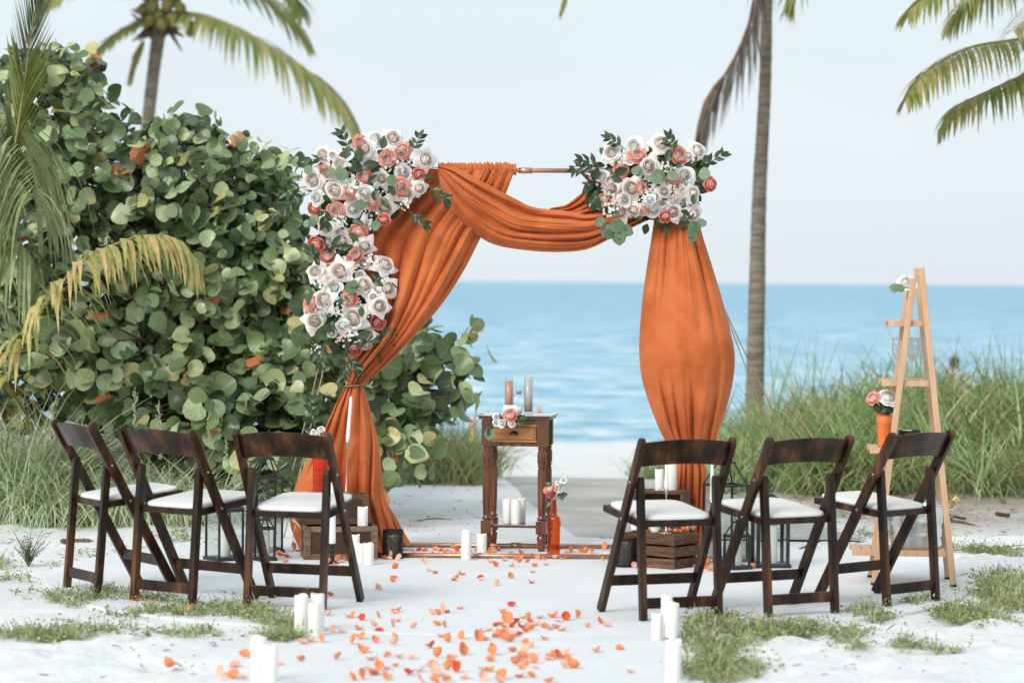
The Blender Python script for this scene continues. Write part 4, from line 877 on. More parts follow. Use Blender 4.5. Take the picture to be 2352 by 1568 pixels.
blades(mb, 1100, lambda r: (r.uniform(-1.9, -1.0), 17.3 + r.random() * .8), (.25, .5), (.003, .005), .5, 8, 1.8, (.4, 1))
tag(mb.build('tall_grass', M['palegrass']), 'pale green tall grass below the sea grape behind the left chairs', 'grass', None, 'stuff')
mb = MB()
blades(mb, 2600, lambda r: (r.uniform(-1.15, -.28) + .1 * r.random(), 20.6 + r.random() * 2.2), (.3, .72), (.003, .006), .5, 9, 1.7, (0, .7))
blades(mb, 420, lambda r: (r.uniform(1.0, 1.6), 21.5 + r.random() * 2.2), (.12, .32), (.003, .005), .6, 10, 1.5, (.2, .8))
tag(mb.build('beach_grass', M['grass']), 'brownish beach grass beside the path to the water', 'grass', None, 'stuff')

# low weeds creeping over the sand
mb = MB()
def weeds(cx, cy, rx, ry, n, hr=(.012, .038), seed=0):
    rx *= 1.2; ry *= 1.12
    r = random.Random(int(cx * 7 + cy)); 
    for k in range(int(n * .62)):
        q = sqrt(r.random()); a = r.uniform(0, 6.28); p = G(cx + rx * q * cos(a), cy + ry * q * sin(a))
        if noise.noise(Vector((p.x * 3.1, p.y * 2.2, 4))) < -.05: continue
        z0 = gz(p.x, p.y); st = r.randint(2, 4); tt = r.uniform(.1, .8)
        for s_ in range(st):
            aa = r.uniform(0, 6.28); h = r.uniform(*hr) * (2.2 if r.random() < .07 else 1); sp = r.uniform(.03, .13); nl = r.randint(4, 7)
            for j in range(nl):
                t = (j + 1) / nl; c = Vector((p.x + cos(aa) * sp * t, p.y + sin(aa) * sp * t, z0 + h * t ** .8 + .004))
                mb.tint = min(1, max(.01, tt + r.gauss(0, .15)))
                u = Vector((r.gauss(0, 1), r.gauss(0, 1), r.gauss(.2, .5))).normalized(); w = u.cross(Vector((r.gauss(0, .5), r.gauss(0, .5), 1))).normalized(); l = r.uniform(.009, .021)
                mb.poly([c, c + u * l * .5 + w * l * .36, c + u * l, c + u * l * .5 - w * l * .36])
        if r.random() < .55: 
            mb.tint = r.uniform(.3, 1)
            for j in range(5): leaflet(mb, Vector((p.x, p.y, z0)), Vector((r.gauss(0, .7), r.gauss(0, .7), 1)), r.uniform(.04, .11), .0026, 1.2, 3)
for w in ((220, 1378, 90, 22, 150), (330, 1395, 130, 22, 190), (480, 1412, 120, 18, 200), (600, 1425, 85, 28, 230), (640, 1455, 45, 22, 120), (240, 1440, 90, 16, 120), (60, 1470, 90, 14, 90), (110, 1462, 60, 14, 80), (400, 1455, 90, 14, 60), (40, 1345, 50, 18, 80), (70, 1300, 70, 14, 110), (60, 1500, 40, 6, 20), (330, 1425, 60, 10, 60),
          (400, 1236, 40, 12, 70), (170, 1205, 60, 8, 60), (190, 1275, 40, 8, 30), (1640, 1480, 70, 60, 330), (1720, 1462, 130, 40, 420), (1850, 1465, 110, 24, 220), (1660, 1545, 80, 26, 180), (1950, 1500, 30, 14, 30), (2100, 1420, 90, 22, 260), (2230, 1400, 130, 36, 520), (2310, 1350, 60, 45, 300), (2290, 1275, 70, 14, 120), (2010, 1412, 60, 12, 70),
          (2070, 1488, 20, 8, 26), (2160, 1492, 60, 8, 40), (2250, 1265, 60, 8, 60), (1900, 1185, 60, 10, 60), (1990, 1235, 60, 10, 50), (2320, 1470, 40, 10, 30), (1780, 1500, 60, 16, 60)): weeds(*w)
tag(mb.build('weeds', M['weed']), 'low creeping green weeds in patches on the white sand', 'weeds', None, 'stuff')
# bushy seedling standing at the edge of the sand
p = G(65, 1300); sd_ = thing('seedling_plant', 'small bushy weed standing upright on the sand beyond the end chair', 'plant', tuple(p)); mb = MB(); m2 = MB()
for k in range(26):
    a = rnd.uniform(0, 6.28); tip = Vector((cos(a) * rnd.uniform(.02, .13), sin(a) * rnd.uniform(.02, .1), rnd.uniform(.08, .2))); m2.tube([(0, 0, 0), tip * .5 + Vector((0, 0, .02)), tip], [.003, .002, .001], 4)
    for j in range(16):
        c = tip * rnd.uniform(.35, 1.05) + Vector((rnd.gauss(0, .008),) * 3); mb.tint = rnd.uniform(.0, .5); u = Vector((rnd.gauss(0, 1), rnd.gauss(0, 1), .4)).normalized(); w = u.cross(Vector((0, 0, 1))).normalized(); l = rnd.uniform(.008, .016)
        mb.poly([c, c + u * l * .5 + w * l * .3, c + u * l, c + u * l * .5 - w * l * .3])
m2.build('stem', M['stem'], sd_); mb.build('foliage', M['weed'], sd_)

# litter: twigs, dry leaves, sticks
mb = MB(); r = random.Random(77)
def litter(n, xr, yr):
    for k in range(n):
        p = G(r.uniform(*xr), r.uniform(*yr)); p.z = gz(p.x, p.y) + .004; a = r.uniform(0, 6.28); l = r.uniform(.01, .05) * (3 if r.random() < .06 else 1); d = Vector((cos(a), sin(a), r.uniform(-.05, .15)))
        mb.tube([p, p + d * l * .5 + Vector((0, 0, .002)), p + d * l], [.0018, .0022, .0012], 4)
litter(220, (0, 560), (1180, 1300)); litter(50, (0, 300), (1300, 1560)); litter(60, (1600, 2352), (1430, 1568)); litter(260, (1850, 2352), (1140, 1260)); litter(60, (880, 1110), (1070, 1230)); litter(60, (300, 700), (1440, 1560))
tag(mb.build('twig_litter', M['twig']), 'tiny brown twigs scattered on the sand', 'debris', None, 'stuff')
for i, (x, y, l, rz, tl) in enumerate(((178, 1249, .19, .05, 'dark knobbly seed spike lying on the sand behind the end chair'), (420, 1408, .16, .2, 'dark seed spike lying in the weeds in front of the left chairs'))):
    p = G(x, y); mb = MB(); R = Matrix.Rotation(pi / 2, 3, 'Y')
    mb.lathe([(0, -l / 2), (.006, -l / 2)] + [(.011 + .004 * (k % 2), lerp(-l / 2 + .01, l / 2 - .03, k / 16)) for k in range(17)] + [(.005, l / 2 - .02), (0, l / 2)], 9, (0, 0, .014), 0, R)
    o = mb.build('seed_spike', M['twig']); o.location = (p.x, p.y, gz(p.x, p.y)); o.rotation_euler = (0, 0, rz); tag(o, tl, 'seed spike')
for i, (pts, rr, lab) in enumerate((([(1835, 1262), (1870, 1248), (1910, 1240)], .004, 'thin grey stick lying on the sand left of the ladder shelf'), ([(2250, 1268), (2300, 1255), (2352, 1249)], .004, 'thin curved stick lying on the sand right of the ladder shelf'), ([(2130, 1215), (2180, 1205), (2240, 1213)], .008, 'thicker brown stick lying in the leaf litter behind the ladder shelf'), ([(960, 1197), (1000, 1192), (1040, 1194)], .003, 'thin grey stick lying on the sand left of the side table'), ([(300, 1490), (318, 1510), (325, 1530)], .003, 'short grass stalk lying on the sand in front of the left chairs'))):
    b = G(*pts[0]); b.z = gz(b.x, b.y) + rr; mb = MB(); q = []
    for p in pts: g = G(*p); g.z = gz(g.x, g.y) + rr * 1.3; q.append(g - b)
    mb.tube(q, [rr, rr * 1.1, rr * .5], 6); o = mb.build('stick', M['twig'], None, True); o.location = b; tag(o, lab, 'stick')
def dry(n, xr, yr, lab, s=(.05, .10)):
    for k in range(n):
        p = G(rnd.uniform(*xr), rnd.uniform(*yr)); p.z = gz(p.x, p.y) + .012; mb = MB(); ln = rnd.uniform(*s); cv = rnd.uniform(.2, .5)
        mb.grid(lambda u, v: ((u - .5) * ln, (v - .5) * ln * .8 * sin(pi * (.12 + .76 * u)), abs(v - .5) * ln * cv + ln * .2 * (u - .5) ** 2), 5, 4)
        o = mb.build('fallen_leaf', M['dryleaf'], None, True); o.location = p; o.rotation_euler = (rnd.uniform(-.4, .4), rnd.uniform(-.4, .4), rnd.uniform(0, 6.28)); tag(o, lab, 'fallen leaf', lab)
dry(30, (1980, 2352), (1105, 1205), 'dry brown leaf fallen among the litter at the foot of the dune grass')
dry(9, (60, 420), (1168, 1188), 'dry brown leaf fallen at the foot of the tall grass behind the left chairs', (.05, .11))
dry(6, (1650, 1900), (1090, 1150), 'dry brown leaf fallen below the grass behind the middle chair', (.05, .09))

# far figure, buoy and an unidentified yellow shape
pw = P(2193, 835, 52.0); feet = Vector((pw.x, 52.0, gz(pw.x, 52.0)))
person = thing('person', 'person with dark hair and a pale top standing in the sea beyond the dune grass', 'person', tuple(feet)); hh = P(2193, 821, 52).z - feet.z
k = hh / 1.7
J = [(0, 0, .92), (0, 0, 1.12), (0, 0, 1.36), (0, 0, 1.46), (.0, 0, 1.60), (.17, 0, 1.36), (.24, .02, 1.10), (.26, -.06, .86), (-.17, 0, 1.36), (-.24, .02, 1.10), (-.26, -.06, .86), (.10, 0, .84), (.11, .01, .46), (.11, 0, .06), (-.10, 0, .84), (-.11, .01, .46), (-.11, 0, .06), (.11, .1, .02), (-.11, .1, .02)]
Ed = [(0, 1), (1, 2), (2, 3), (3, 4), (2, 5), (5, 6), (6, 7), (2, 8), (8, 9), (9, 10), (0, 11), (11, 12), (12, 13), (0, 14), (14, 15), (15, 16), (13, 17), (16, 18)]
Rr = [.14, .13, .14, .055, .10, .06, .043, .032, .06, .043, .032, .085, .06, .042, .085, .06, .042, .04, .04]
me = bpy.data.meshes.new('body'); me.from_pydata([(x * k, y * k, z * k) for x, y, z in J], Ed, []); me.materials.append(M['skin'])
bo = obj('body', me, person); bo.modifiers.new('skin', 'SKIN')
for v_, q in zip(me.skin_vertices[0].data, Rr): v_.radius = (q * k, q * k * .85)
me.skin_vertices[0].data[0].use_root = True
sbm = bo.modifiers.new('sub', 'SUBSURF'); sbm.levels = 2; sbm.render_levels = 2
mb = MB(); mb.lathe([(0, .13), (.09, .10), (.125, .02), (.12, -.08), (.10, -.2), (.0, -.24)], 14, (0, 0, 0)); o = mb.build('hair', M['hair'], person, True); o.location = (-.015 * k, -.03 * k, 1.62 * k); o.scale = (k, k, k)
mb = MB(); mb.lathe([(.17, .85), (.165, 1.0), (.17, 1.15), (.185, 1.3), (.16, 1.40), (.07, 1.45)], 16); o = mb.build('top', M['shirt'], person, True); o.scale = (k * 1.05, k * .85, k)
p = P(1238.5, 953, 44.0); p.z = -.6; mb = MB(); mb.lathe([(0, -.05), (.035, -.05), (.04, .0), (.03, .06), (.022, .12), (.012, .13), (0, .135)], 12); o = mb.build('buoy', M['buoy'], None, True); o.location = p; tag(o, 'tiny orange buoy floating on the sea behind the side table', 'buoy')
mk_ = P(1086, 1015, 25.0); mk_.z = gz(mk_.x, 25.0); mp_ = thing('unidentified_yellow_shape', 'blurred unidentified yellow shape with a pink top beyond the small sea grape bush', 'post', tuple(mk_)); zt2 = P(1086, 958, 25).z - mk_.z  # yellow shape of unknown identity, given the form of a post
mb = MB(); mb.tube([(0, 0, 0), (.0, 0, zt2 * .72)], .03, 10); mb.build('pole', M['yellow'], mp_, True)
mb = MB(); mb.tube([(0, 0, zt2 * .72), (0, 0, zt2 * .9), (0, 0, zt2)], [.032, .034, .022], 10); mb.build('post_top', M['pink'], mp_, True)

# ================================================================== CHAIRS
CA, CB, CDp, CTY, CH = .180, .215, .38, -.06, .79
def make_chair():
    t = thing('folding_chair', 'x', 'chair', (0, 0, 0), 0, 'dark folding chairs in two rows of three')
    def ly(z): return CDp + (CTY - CDp) * z / CH
    def capd(mb, c, r_, w):
        mb.lathe([(0, -w / 2), (r_ * .85, -w / 2), (r_, -w / 2 + .003), (r_, w / 2 - .003), (r_ * .85, w / 2), (0, w / 2)], 16, c, 0, Matrix.Rotation(pi / 2, 3, 'Y'))
    for s in (-1, 1):
        mb = MB(); mb.bar((s * CB, CDp, .004), (s * CB, ly(CH - .022), CH - .022), .025, .044); capd(mb, (s * CB, ly(CH - .022), CH - .022), .022, .0246); mb.build('front_leg', M['chairwood'], t, False, .003)
    for s in (-1, 1):
        mb = MB(); mb.bar((s * CA, 0, .002), (s * CA, .045, .60), .030, .034); capd(mb, (s * CA, .045, .60), .017, .0296); mb.build('rear_leg', M['chairwood'], t, False, .003)
    mb = MB(); hw = CB - .0125
    def slat(side):
        def fn(u, v):
            x = lerp(-hw, hw, u); q = 1 - (x / hw) ** 2; z = lerp(.660 + .014 * q, .768 + .016 * q, v)
            return (x, ly(z) - .030 * q + .004 + (.009 if side else -.009), z)
        return fn
    n = 18; b0 = mb.grid(slat(0), n, 4); b1 = mb.grid(slat(1), n, 4); w = n + 1
    mb.f = [f if all(i < b1 for i in f) else f[::-1] for f in mb.f]
    for i in range(n):
        mb.face((b0 + i, b1 + i, b1 + i + 1, b0 + i + 1)); a = 4 * w; mb.face((b0 + a + i, b0 + a + i + 1, b1 + a + i + 1, b1 + a + i))
    mb.build('backrest_slat', M['chairwood'], t, False, .003)
    zr, zf, y0, y1, sx = .416, .458, .040, .425, .180
    for s in (-1, 1):
        mb = MB(); mb.bar((s * (sx - .002), y0 - .005, zr - .004), (s * (sx - .002), y1, zf - .004), .020, .030); mb.build('seat_rail', M['chairwood'], t, False, .002)
    for y, z in ((y0 + .008, zr - .003), (y1 - .008, zf - .003)):
        mb = MB(); mb.bar((-sx + .009, y, z), (sx - .009, y, z), .022, .028, Vector((0, 1, 0))); mb.build('seat_rail', M['chairwood'], t, False, .002)
    mb = MB(); K = 48
    def outl(q, z, inset):
        ring = []
        for k in range(K):
            a = 2 * pi * k / K; c, s_ = cos(a), sin(a); e = .32
            x = (sx - .004 - inset) * math.copysign(abs(c) ** e, c); yy = (y1 - y0) / 2 - inset; y = (y0 + y1) / 2 + yy * math.copysign(abs(s_) ** e, s_)
            ring.append(mb.vert((x, y, lerp(zr, zf, (y - y0) / (y1 - y0)) + z)))
        return ring
    rg = [outl(0, .008, .004), outl(0, .013, 0), outl(0, .024, .001), outl(0, .028, .008), outl(0, .031, .03), outl(0, .032, .09)]
    for a, b in zip(rg, rg[1:]):
        for k in range(K): mb.face((a[k], a[(k + 1) % K], b[(k + 1) % K], b[k]))
    mb.face(rg[-1]); mb.face(rg[0][::-1]); mb.build('seat_cushion', M['cushion'], t, True)
    mb = MB(); mb.bar((-CA + .015, .006, .074), (CA - .015, .006, .074), .018, .046, Vector((0, 1, 0))); mb.build('rear_stretcher', M['chairwood'], t, False, .002)
    zz = .145; mb = MB(); mb.bar((-CB + .0125, ly(zz), zz), (CB - .0125, ly(zz), zz), .018, .046, Vector((0, 1, 0))); mb.build('front_stretcher', M['chairwood'], t, False, .002)
    for s in (-1, 1):
        for z in (.595, .43):
            mb = MB(); mb.lathe([(0, 0), (.006, 0), (.005, .003), (0, .004)], 10, (s * (CB + .0125), ly(z), z), 0, Matrix.Rotation(s * pi / 2, 3, 'Y')); mb.build('bolt', M['steel'], t)
    return t
ch0 = make_chair()
CHS = [((-.997, 12.560), -17.9, 'dark brown folding chair partly hiding the framed crates and orange embossed vase'),
       ((-1.558, 12.733), -37.3, 'dark brown folding chair in the middle of the row before the sea grape bush'),
       ((-1.990, 13.200), -58.5, 'dark brown folding chair turned most sideways, at the row end before the tall grass'),
       ((.741, 12.268), 21.7, 'dark brown folding chair standing in front of the balloon drape and slatted crate'),
       ((1.282, 12.459), 30.3, 'dark brown folding chair in the middle of the row before the dune grass'),
       ((1.833, 12.955), 44.2, 'dark brown folding chair directly in front of the wooden ladder shelf')]
for i, ((x, y), a, lab) in enumerate(CHS):
    if i == 0: o = ch0; o.location = (x, y, RUGZ); o.rotation_euler = (0, 0, radians(a)); o['label'] = lab
    else: o = dup(ch0, (x, y, RUGZ), radians(a), lab)

# ================================================================== CANDLES
def pillar(p, r_, h, label, group=None, seed=0, m='wax'):
    r = random.Random(seed + int(p[0] * 1000)); ph = r.random() * 6; amp = .05 * r_ + .0015
    t = thing('pillar_candle', label, 'candle', tuple(p), 0, group)
    mb = MB(); mb.lathe([(0, 0), (r_ * .97, 0), (r_, .003), (r_, h * .5), (r_, h - .004), (r_ * .94, h), (r_ * .80, h - .003), (r_ * .72, h - .012), (0, h - .016)], 28, (0, 0, 0), 0, None,
                        lambda a, z: (amp * (sin(2 * a + ph) + .6 * sin(3 * a + 2 * ph)) if z > h - .006 else 0))
    mb.build('wax_body', M[m], t, True)
    mb = MB(); mb.tube([(0, 0, h - .016), (.001, 0, h - .004), (.002, 0, h + .002)], .0014, 5); mb.build('wick', M['black'], t)
    return t
def pil(vx, vyb, w, vyt, z, label, group=None, Y=None, hover=0):
    """pillar candle read off the photograph: centre x, base y, width, top y; z is the height of what it stands on"""
    p = G(vx, vyb, z) if Y is None else P(vx, vyb, Y); p.z = z
    k = p.y / FV; return pillar(p, w * k / 2, (vyb - vyt) * k, label, group)
GC = 'white pillar candles set round the ceremony'
pil(1070.6, 1284.6, 23.2, 1217, RUGZ, 'taller white pillar candle beside the side table, in front of the copper pipes', GC)
pil(1106, 1268.6, 23.4, 1225, RUGZ, 'shorter white pillar candle on the rug between the two base pipes beside the table leg', GC)
fgl = 'white pillar candles lining the aisle'
pil(692, 1456, 33, 1365, RUGZ * .3, 'white pillar candle nearest the weeds in the trio beside the left crate chair', fgl)
pil(729, 1450, 32, 1362, RUGZ * .6, 'white pillar candle standing behind in the trio beside the left crate chair', fgl)
pil(722, 1461, 30, 1384, RUGZ * .6, 'shortest white pillar candle in front in the trio beside the left crate chair', fgl)
pil(594, 1572, 37, 1460, 0, 'taller white pillar candle of the blurred pair in the bottom left sand', fgl)
pil(620, 1585, 36, 1480, 0, 'shorter white pillar candle of the blurred pair in the bottom left sand', fgl)
pil(1509, 1469, 27, 1407, RUGZ * .6, 'shortest white pillar candle of the trio at the aisle edge by the weeds', fgl)
pil(1531, 1462, 27, 1366, RUGZ * .6, 'tallest rear white pillar candle of the trio at the aisle edge by the weeds', fgl)
pil(1544, 1475, 31, 1383, RUGZ * .6, 'wide white pillar candle in front of the trio at the aisle edge by the weeds', fgl)
pil(1547, 1560, 36, 1468, RUGZ * .6, 'upper rear white pillar candle of the overlapping pair at the bottom of the aisle edge', fgl)
pil(1544, 1592, 34, 1492, RUGZ * .6, 'nearest white pillar candle of the overlapping pair at the bottom of the aisle edge', fgl)

# ================================================================== SIDE TABLE
tw, td, tz = .335, .27, .735
tA = P(1179.1, 1272.7, 15.33); trz = radians(-8)
tab = thing('side_table', 'narrow reddish brown side table with turned legs and a honey coloured drawer under the arch', 'table', (tA.x + .5 * td * sin(radians(8)), 15.32 + td / 2, RUGZ), trz)
Lx, Ly = .150, .118
LEG = [(.016, 0), (.020, .012), (.0235, .05), (.026, .075), (.018, .083), (.018, .087), (.026, .093)]
LEG2 = [(.018, .165), (.026, .172), (.026, .178), (.018, .184), (.0205, .2), (.023, .30), (.0235, .43), (.019, .452), (.026, .459), (.019, .466), (.026, .475), (.0255, .53), (.019, .545), (.026, .553), (.019, .56), (.022, .565)]
for x in (-Lx, Lx):
    for y in (-Ly, Ly):
        mb = MB(); mb.lathe([(0, 0)] + LEG, 18, (x, y, 0)); mb.box((x, y, .128), (.056, .056, .07)); mb.lathe(LEG2, 18, (x, y, 0)); mb.box((x, y, (.565 + .708) / 2), (.054, .054, .708 - .565)); mb.build('leg', M['tablewood'], tab, True, 0)
for o in tab.children:
    for p in o.data.polygons: p.use_smooth = abs(p.normal.z) < .99 and max(abs(p.normal.x), abs(p.normal.y)) < .9999
mb = MB(); mb.box((0, 0, .728), (.400, .318, .010)); mb.box((0, 0, .7165), (.384, .304, .0128)); mb.build('tabletop', M['tabletop'], tab, False, .003)
for y in (Ly + .012,): mb = MB(); mb.box((0, y, .637), (2 * Lx - .056, .016, .142)); mb.build('apron_panel', M['tablewood'], tab)
for x in (-Lx - .008, Lx + .008): mb = MB(); mb.box((x, 0, .637), (.016, 2 * Ly - .056, .142)); mb.build('apron_panel', M['tablewood'], tab)
for z, h in ((.694, .026), (.577, .022)): mb = MB(); mb.box((0, -Ly - .010, z), (2 * Lx - .056, .018, h)); mb.build('front_rail', M['tablewood'], tab)
dw = mb = MB(); mb.box((0, -Ly - .012, .634), (.236, .020, .088)); mb.box((0, -Ly - .0245, .6785), (.244, .012, .011)); mb.box((0, -Ly - .0245, .5935), (.244, .012, .011)); mb.box((0, -Ly - .024, .636), (.216, .010, .066)); dwo = mb.build('drawer', M['drawerwood'], tab, False, .0015)
mb = MB()
def cupf(u, v):
    a = pi * u; r_ = .021 * sin(pi / 2 * min(1, v * 1.0)) ; return (1.15 * cos(a) * .021 * (1 - .0 * v), -Ly - .029 - .016 * sin(v * pi / 2) * sin(a) ** .6, .626 + (1 - .75 * v) * sin(a) * .024)
mb.grid(cupf, 16, 6); mb.build('cup_handle', M['bronze'], dwo, True)
mb = MB(); mb.box((0, 0, .132), (2 * Lx - .02, 2 * Ly - .02, .016)); mb.build('lower_shelf', M['tabletop'], tab, False, .002)
TZ = RUGZ + .733; SZ = RUGZ + .140
for vx, w, vt, dy, lab in ((1175.5, 21, 1219, 0, 'white pillar candle in front on the lower shelf of the side table, leftmost of three'), (1184.0 + 3, 22.5, 1220, -.045, 'white pillar candle in the middle and nearest on the lower shelf of the side table'), (1196.5 + 3, 20, 1219, .05, 'white pillar candle half hidden behind two others on the lower table shelf')):
    p = P(vx - 12 if dy == 0 else vx - 3, 1275, 15.42 + dy); p.z = SZ; pillar(p, w * 15.4 / FV / 2, .135, lab, 'pillar candles on the lower table shelf')
# glass vessels on the table
def vase(vx, r_, h, Y, fill, fh, label):
    p = P(vx, 957, Y); p.z = TZ; t = thing('glass_vase', label, 'vase', tuple(p), 0, 'sand ceremony glass cylinders')
    mb = MB(); mb.lathe([(0, 0), (r_, 0), (r_, h), (r_ - .0025, h), (r_ - .0025, .014), (0, .012)], 28); mb.build('glass_wall', M['glass'], t, True)
    mb = MB(); mb.lathe([(0, .014), (r_ - .003, .014), (r_ - .003, fh), (r_ * .5, fh + .003), (0, fh)], 24); mb.build('sand_fill', M[fill], t, True); return t
vase(1169, .0238, .20, 15.47, 'sandcoral', .178, 'tall clear glass cylinder filled with coral sand on the side table')
vase(1213.5, .0242, .204, 15.47, 'sandwhite', .19, 'tall clear glass cylinder filled with pale grey sand on the side table')
p = P(1191, 957, 15.44); p.z = TZ; t = thing('glass_jar', 'clear heart shaped glass jar with a cork stopper between the two sand cylinders', 'jar', tuple(p))
mb = MB(); b0 = mb.lathe([(.0, .0), (.014, .0), (.018, .006), (.026, .04), (.036, .068), (.038, .084), (.033, .098), (.02, .103), (.014, .105), (.0145, .115), (.0165, .118)], 28)
mb.v = [(x, y * .65, z) for x, y, z in mb.v]; mb.build('glass_body', M['glass'], t, True)
mb = MB(); mb.lathe([(.0, .002), (.013, .002), (.017, .008), (.025, .04), (0, .042)], 20); mb.v = [(x, y * .6, z) for x, y, z in mb.v]; mb.build('white_filling', M['card'], t, True)
mb = MB(); mb.lathe([(0, .110), (.0125, .110), (.0145, .127), (0, .127)], 16); mb.build('cork', M['cork'], t, True)
p = P(1171, 957, 15.37); p.z = TZ; mb = MB(); mb.bar((0, 0, .001), (0, .014, .052), .072, .0015); o = mb.build('note_card', M['card']); o.location = p; tag(o, 'small plain white card leaning behind the coral rose on the side table', 'card')
# spray of flowers on the table edge
fp = P(1165, 955, 15.27); fs = thing('flower_spray', 'small spray of a coral rose and white rosebuds over the front edge of the table', 'flowers', tuple(fp))
ct = lambda x, y: ((1130 + x / 8.711) / 1.0884, (960 + y / 8.711) / 1.0884)
def bloom(root, kind, c, R, ax, lab=None, Y=15.26):
    o = place('rose', rnd.choice(ROSE[kind]), root, P(*c, Y), ax, R)
    if lab: o['label'] = lab
    return o
bloom(fs, 'coral', ct(1270, 660), .047, (-.15, -.75, .55), 'large coral rose', 15.25); bloom(fs, 'red', ct(1300, 700), .040, (.25, -.8, .1), 'red lower petals of the coral rose', 15.275)
for (x, y, R) in ((965, 710, .020), (960, 830, .021), (1080, 850, .026), (1300, 860, .023)): bloom(fs, 'white', ct(x, y), R, (rnd.uniform(-.4, .4), -1, rnd.uniform(-.2, .5)), 'small white rosebud', 15.235)
for (x, y, a, ln, k) in ((1400, 850, 18, .055, BIG), (1400, 790, 35, .06, BIG), (1470, 740, 10, .045, BIG), (1080, 700, 150, .03, BIG), (910, 870, 200, .055, RUS), (850, 950, 250, .05, BIG), (845, 960, 262, .068, EUC), (1170, 850, -20, .03, BIG)): leaf(fs, rnd.choice(k), P(*ct(x, y), 15.235), a, ln, Vector((rnd.uniform(-.3, .3), -1, .3)))

# orange glass bottle with stems
bp_ = G(1271.3, 1275, RUGZ); bt = thing('glass_bottle', 'tall orange glass bottle with a ringed neck on the rug beside the side table', 'bottle', tuple(bp_)); k = bp_.y / FV
mb = MB(); mb.lathe([(0, .0), (.034, .0), (.0365, .006), (.0355, .02), (.0365, .03), (.034, .036), (.0345, .135), (.0365, .142), (.034, .150), (.0375, .160), (.0375, .178), (.034, .186), (.036, .194), (.030, .206), (.018, .216), (.0145, .226), (.0185, .232), (.0145, .239), (.0175, .246), (.0138, .254), (.0160, .261), (.0128, .270), (.0122, .288), (.0145, .293), (.0125, .297)], 28); mb.build('bottle_body', M['orangeglass'], bt, True)
bf = thing('bouquet', 'coral rose and three small white roses standing in the orange glass bottle', 'flowers', (bp_.x, bp_.y, bp_.z + .20))
cz = lambda x, y: ((1100 + x / 2.85) / 1.0884, (900 + y / 2.85) / 1.0884)
for (x, y) in ((785, 950), (840, 880), (880, 865), (850, 935)):
    mb = MB(); q = P(*cz(x, y), bp_.y) - bf.location; mb.tube([(0, 0, 0), (q.x * .15, 0, .09), (q.x * .6, 0, q.z * .8), q], .0018, 5); mb.build('stem', M['stem'], bf, True)
bloom(bf, 'coral', cz(778, 915), .036, (-.35, -.6, .7), 'coral rose', bp_.y); bloom(bf, 'red', cz(790, 955), .036, (.1, -.9, .0), 'red underside of the coral rose', bp_.y + .005)
for (x, y, R) in ((880, 853, .019), (840, 872, .015), (850, 928, .015)): bloom(bf, 'white', cz(x, y), R, (rnd.uniform(-.3, .3), -.8, .6), 'small white rose', bp_.y)
for (x, y, a, ln, kk) in ((835, 970, 25, .062, BIG), (800, 890, 160, .045, BIG), (775, 1000, 250, .045, BIG), (840, 985, 5, .035, EUC)): leaf(bf, rnd.choice(kk), P(*cz(x, y), bp_.y), a, ln, Vector((0, -1, .5)))

# ================================================================== LANTERNS
def lantern(vx, vyb, w, h_body, h_roof, label, rz, z=RUGZ, roof='open', post=.010, topw=.36, finial=False, base_h=.018, d=None):
    p = G(vx, vyb, z); p.y += w * .5; d = d or w
    t = thing('lantern', label, 'lantern', tuple(p), radians(rz), 'black metal lanterns beside the crates')
    m = M['blackmetal']; a, b = w / 2, d / 2
    mb = MB(); mb.box((0, 0, base_h / 2), (w + .016, d + .016, base_h)); mb.build('base', m, t, False, .002)
    for sx in (-1, 1):
        for sy in (-1, 1):
            mb = MB(); mb.bar((sx * (a - post / 2), sy * (b - post / 2), base_h), (sx * (a - post / 2), sy * (b - post / 2), h_body), post, post); mb.build('corner_post', m, t)
    mb = MB()
    for sx in (-1, 1):
        mb.box((sx * (a - post / 2), 0, h_body + post * .4), (post * 1.1, d + .006, post * 1.2)); mb.box((0, sx * (b - post / 2), h_body + post * .4), (w + .004, post * 1.1, post * 1.15))
    mb.build('eaves_frame', m, t)
    for sx, sy in ((1, 0), (-1, 0), (0, 1), (0, -1)):
        mb = MB(); c = Vector((sx * (a - post * .5), sy * (b - post * .5), (h_body + base_h) / 2)); mb.box(c, (.002 if sx else w - 2 * post, .002 if sy else d - 2 * post, h_body - base_h - .004)); mb.build('glass_pane', M['lampglass'], t)
    q = topw; zt_ = h_body + h_roof; z0 = h_body + post * .8
    if roof == 'open':
        for sx in (-1, 1):
            for sy in (-1, 1):
                mb = MB(); mb.tube([(sx * (a - post / 2), sy * (b - post / 2), z0), (sx * a * q, sy * b * q, zt_)], post * .42, 6); mb.build('roof_strut', m, t)
        mb = MB(); mb.box((0, 0, zt_ + .004), (w * q + .012, d * q + .012, .010)); mb.build('cap_plate', m, t, False, .002)
    else:
        mb = MB(); e = 1.04
        A_ = [Vector((sx * a * e, sy * b * e, z0 + .004)) for sx, sy in ((-1, -1), (1, -1), (1, 1), (-1, 1))]; B_ = [Vector((sx * a * q, sy * b * q, zt_)) for sx, sy in ((-1, -1), (1, -1), (1, 1), (-1, 1))]
        for i in range(4): mb.poly([A_[i], A_[(i + 1) % 4], B_[(i + 1) % 4], B_[i]])
        mb.poly(B_); mb.poly(A_[::-1]); mb.build('roof', m, t)
    zf = zt_ + .008; mb = MB(); R = .016
    mb.lathe([(0, zf - .004), (.008, zf), (.005, zf + .008), (.0, zf + .010)], 10); mb.tube([(R * cos(2 * pi * k / 18), 0, zf + .008 + R + R * sin(2 * pi * k / 18)) for k in range(19)], .002, 5, 0, False); mb.build('ring_handle', m, t, True)
    return t, p
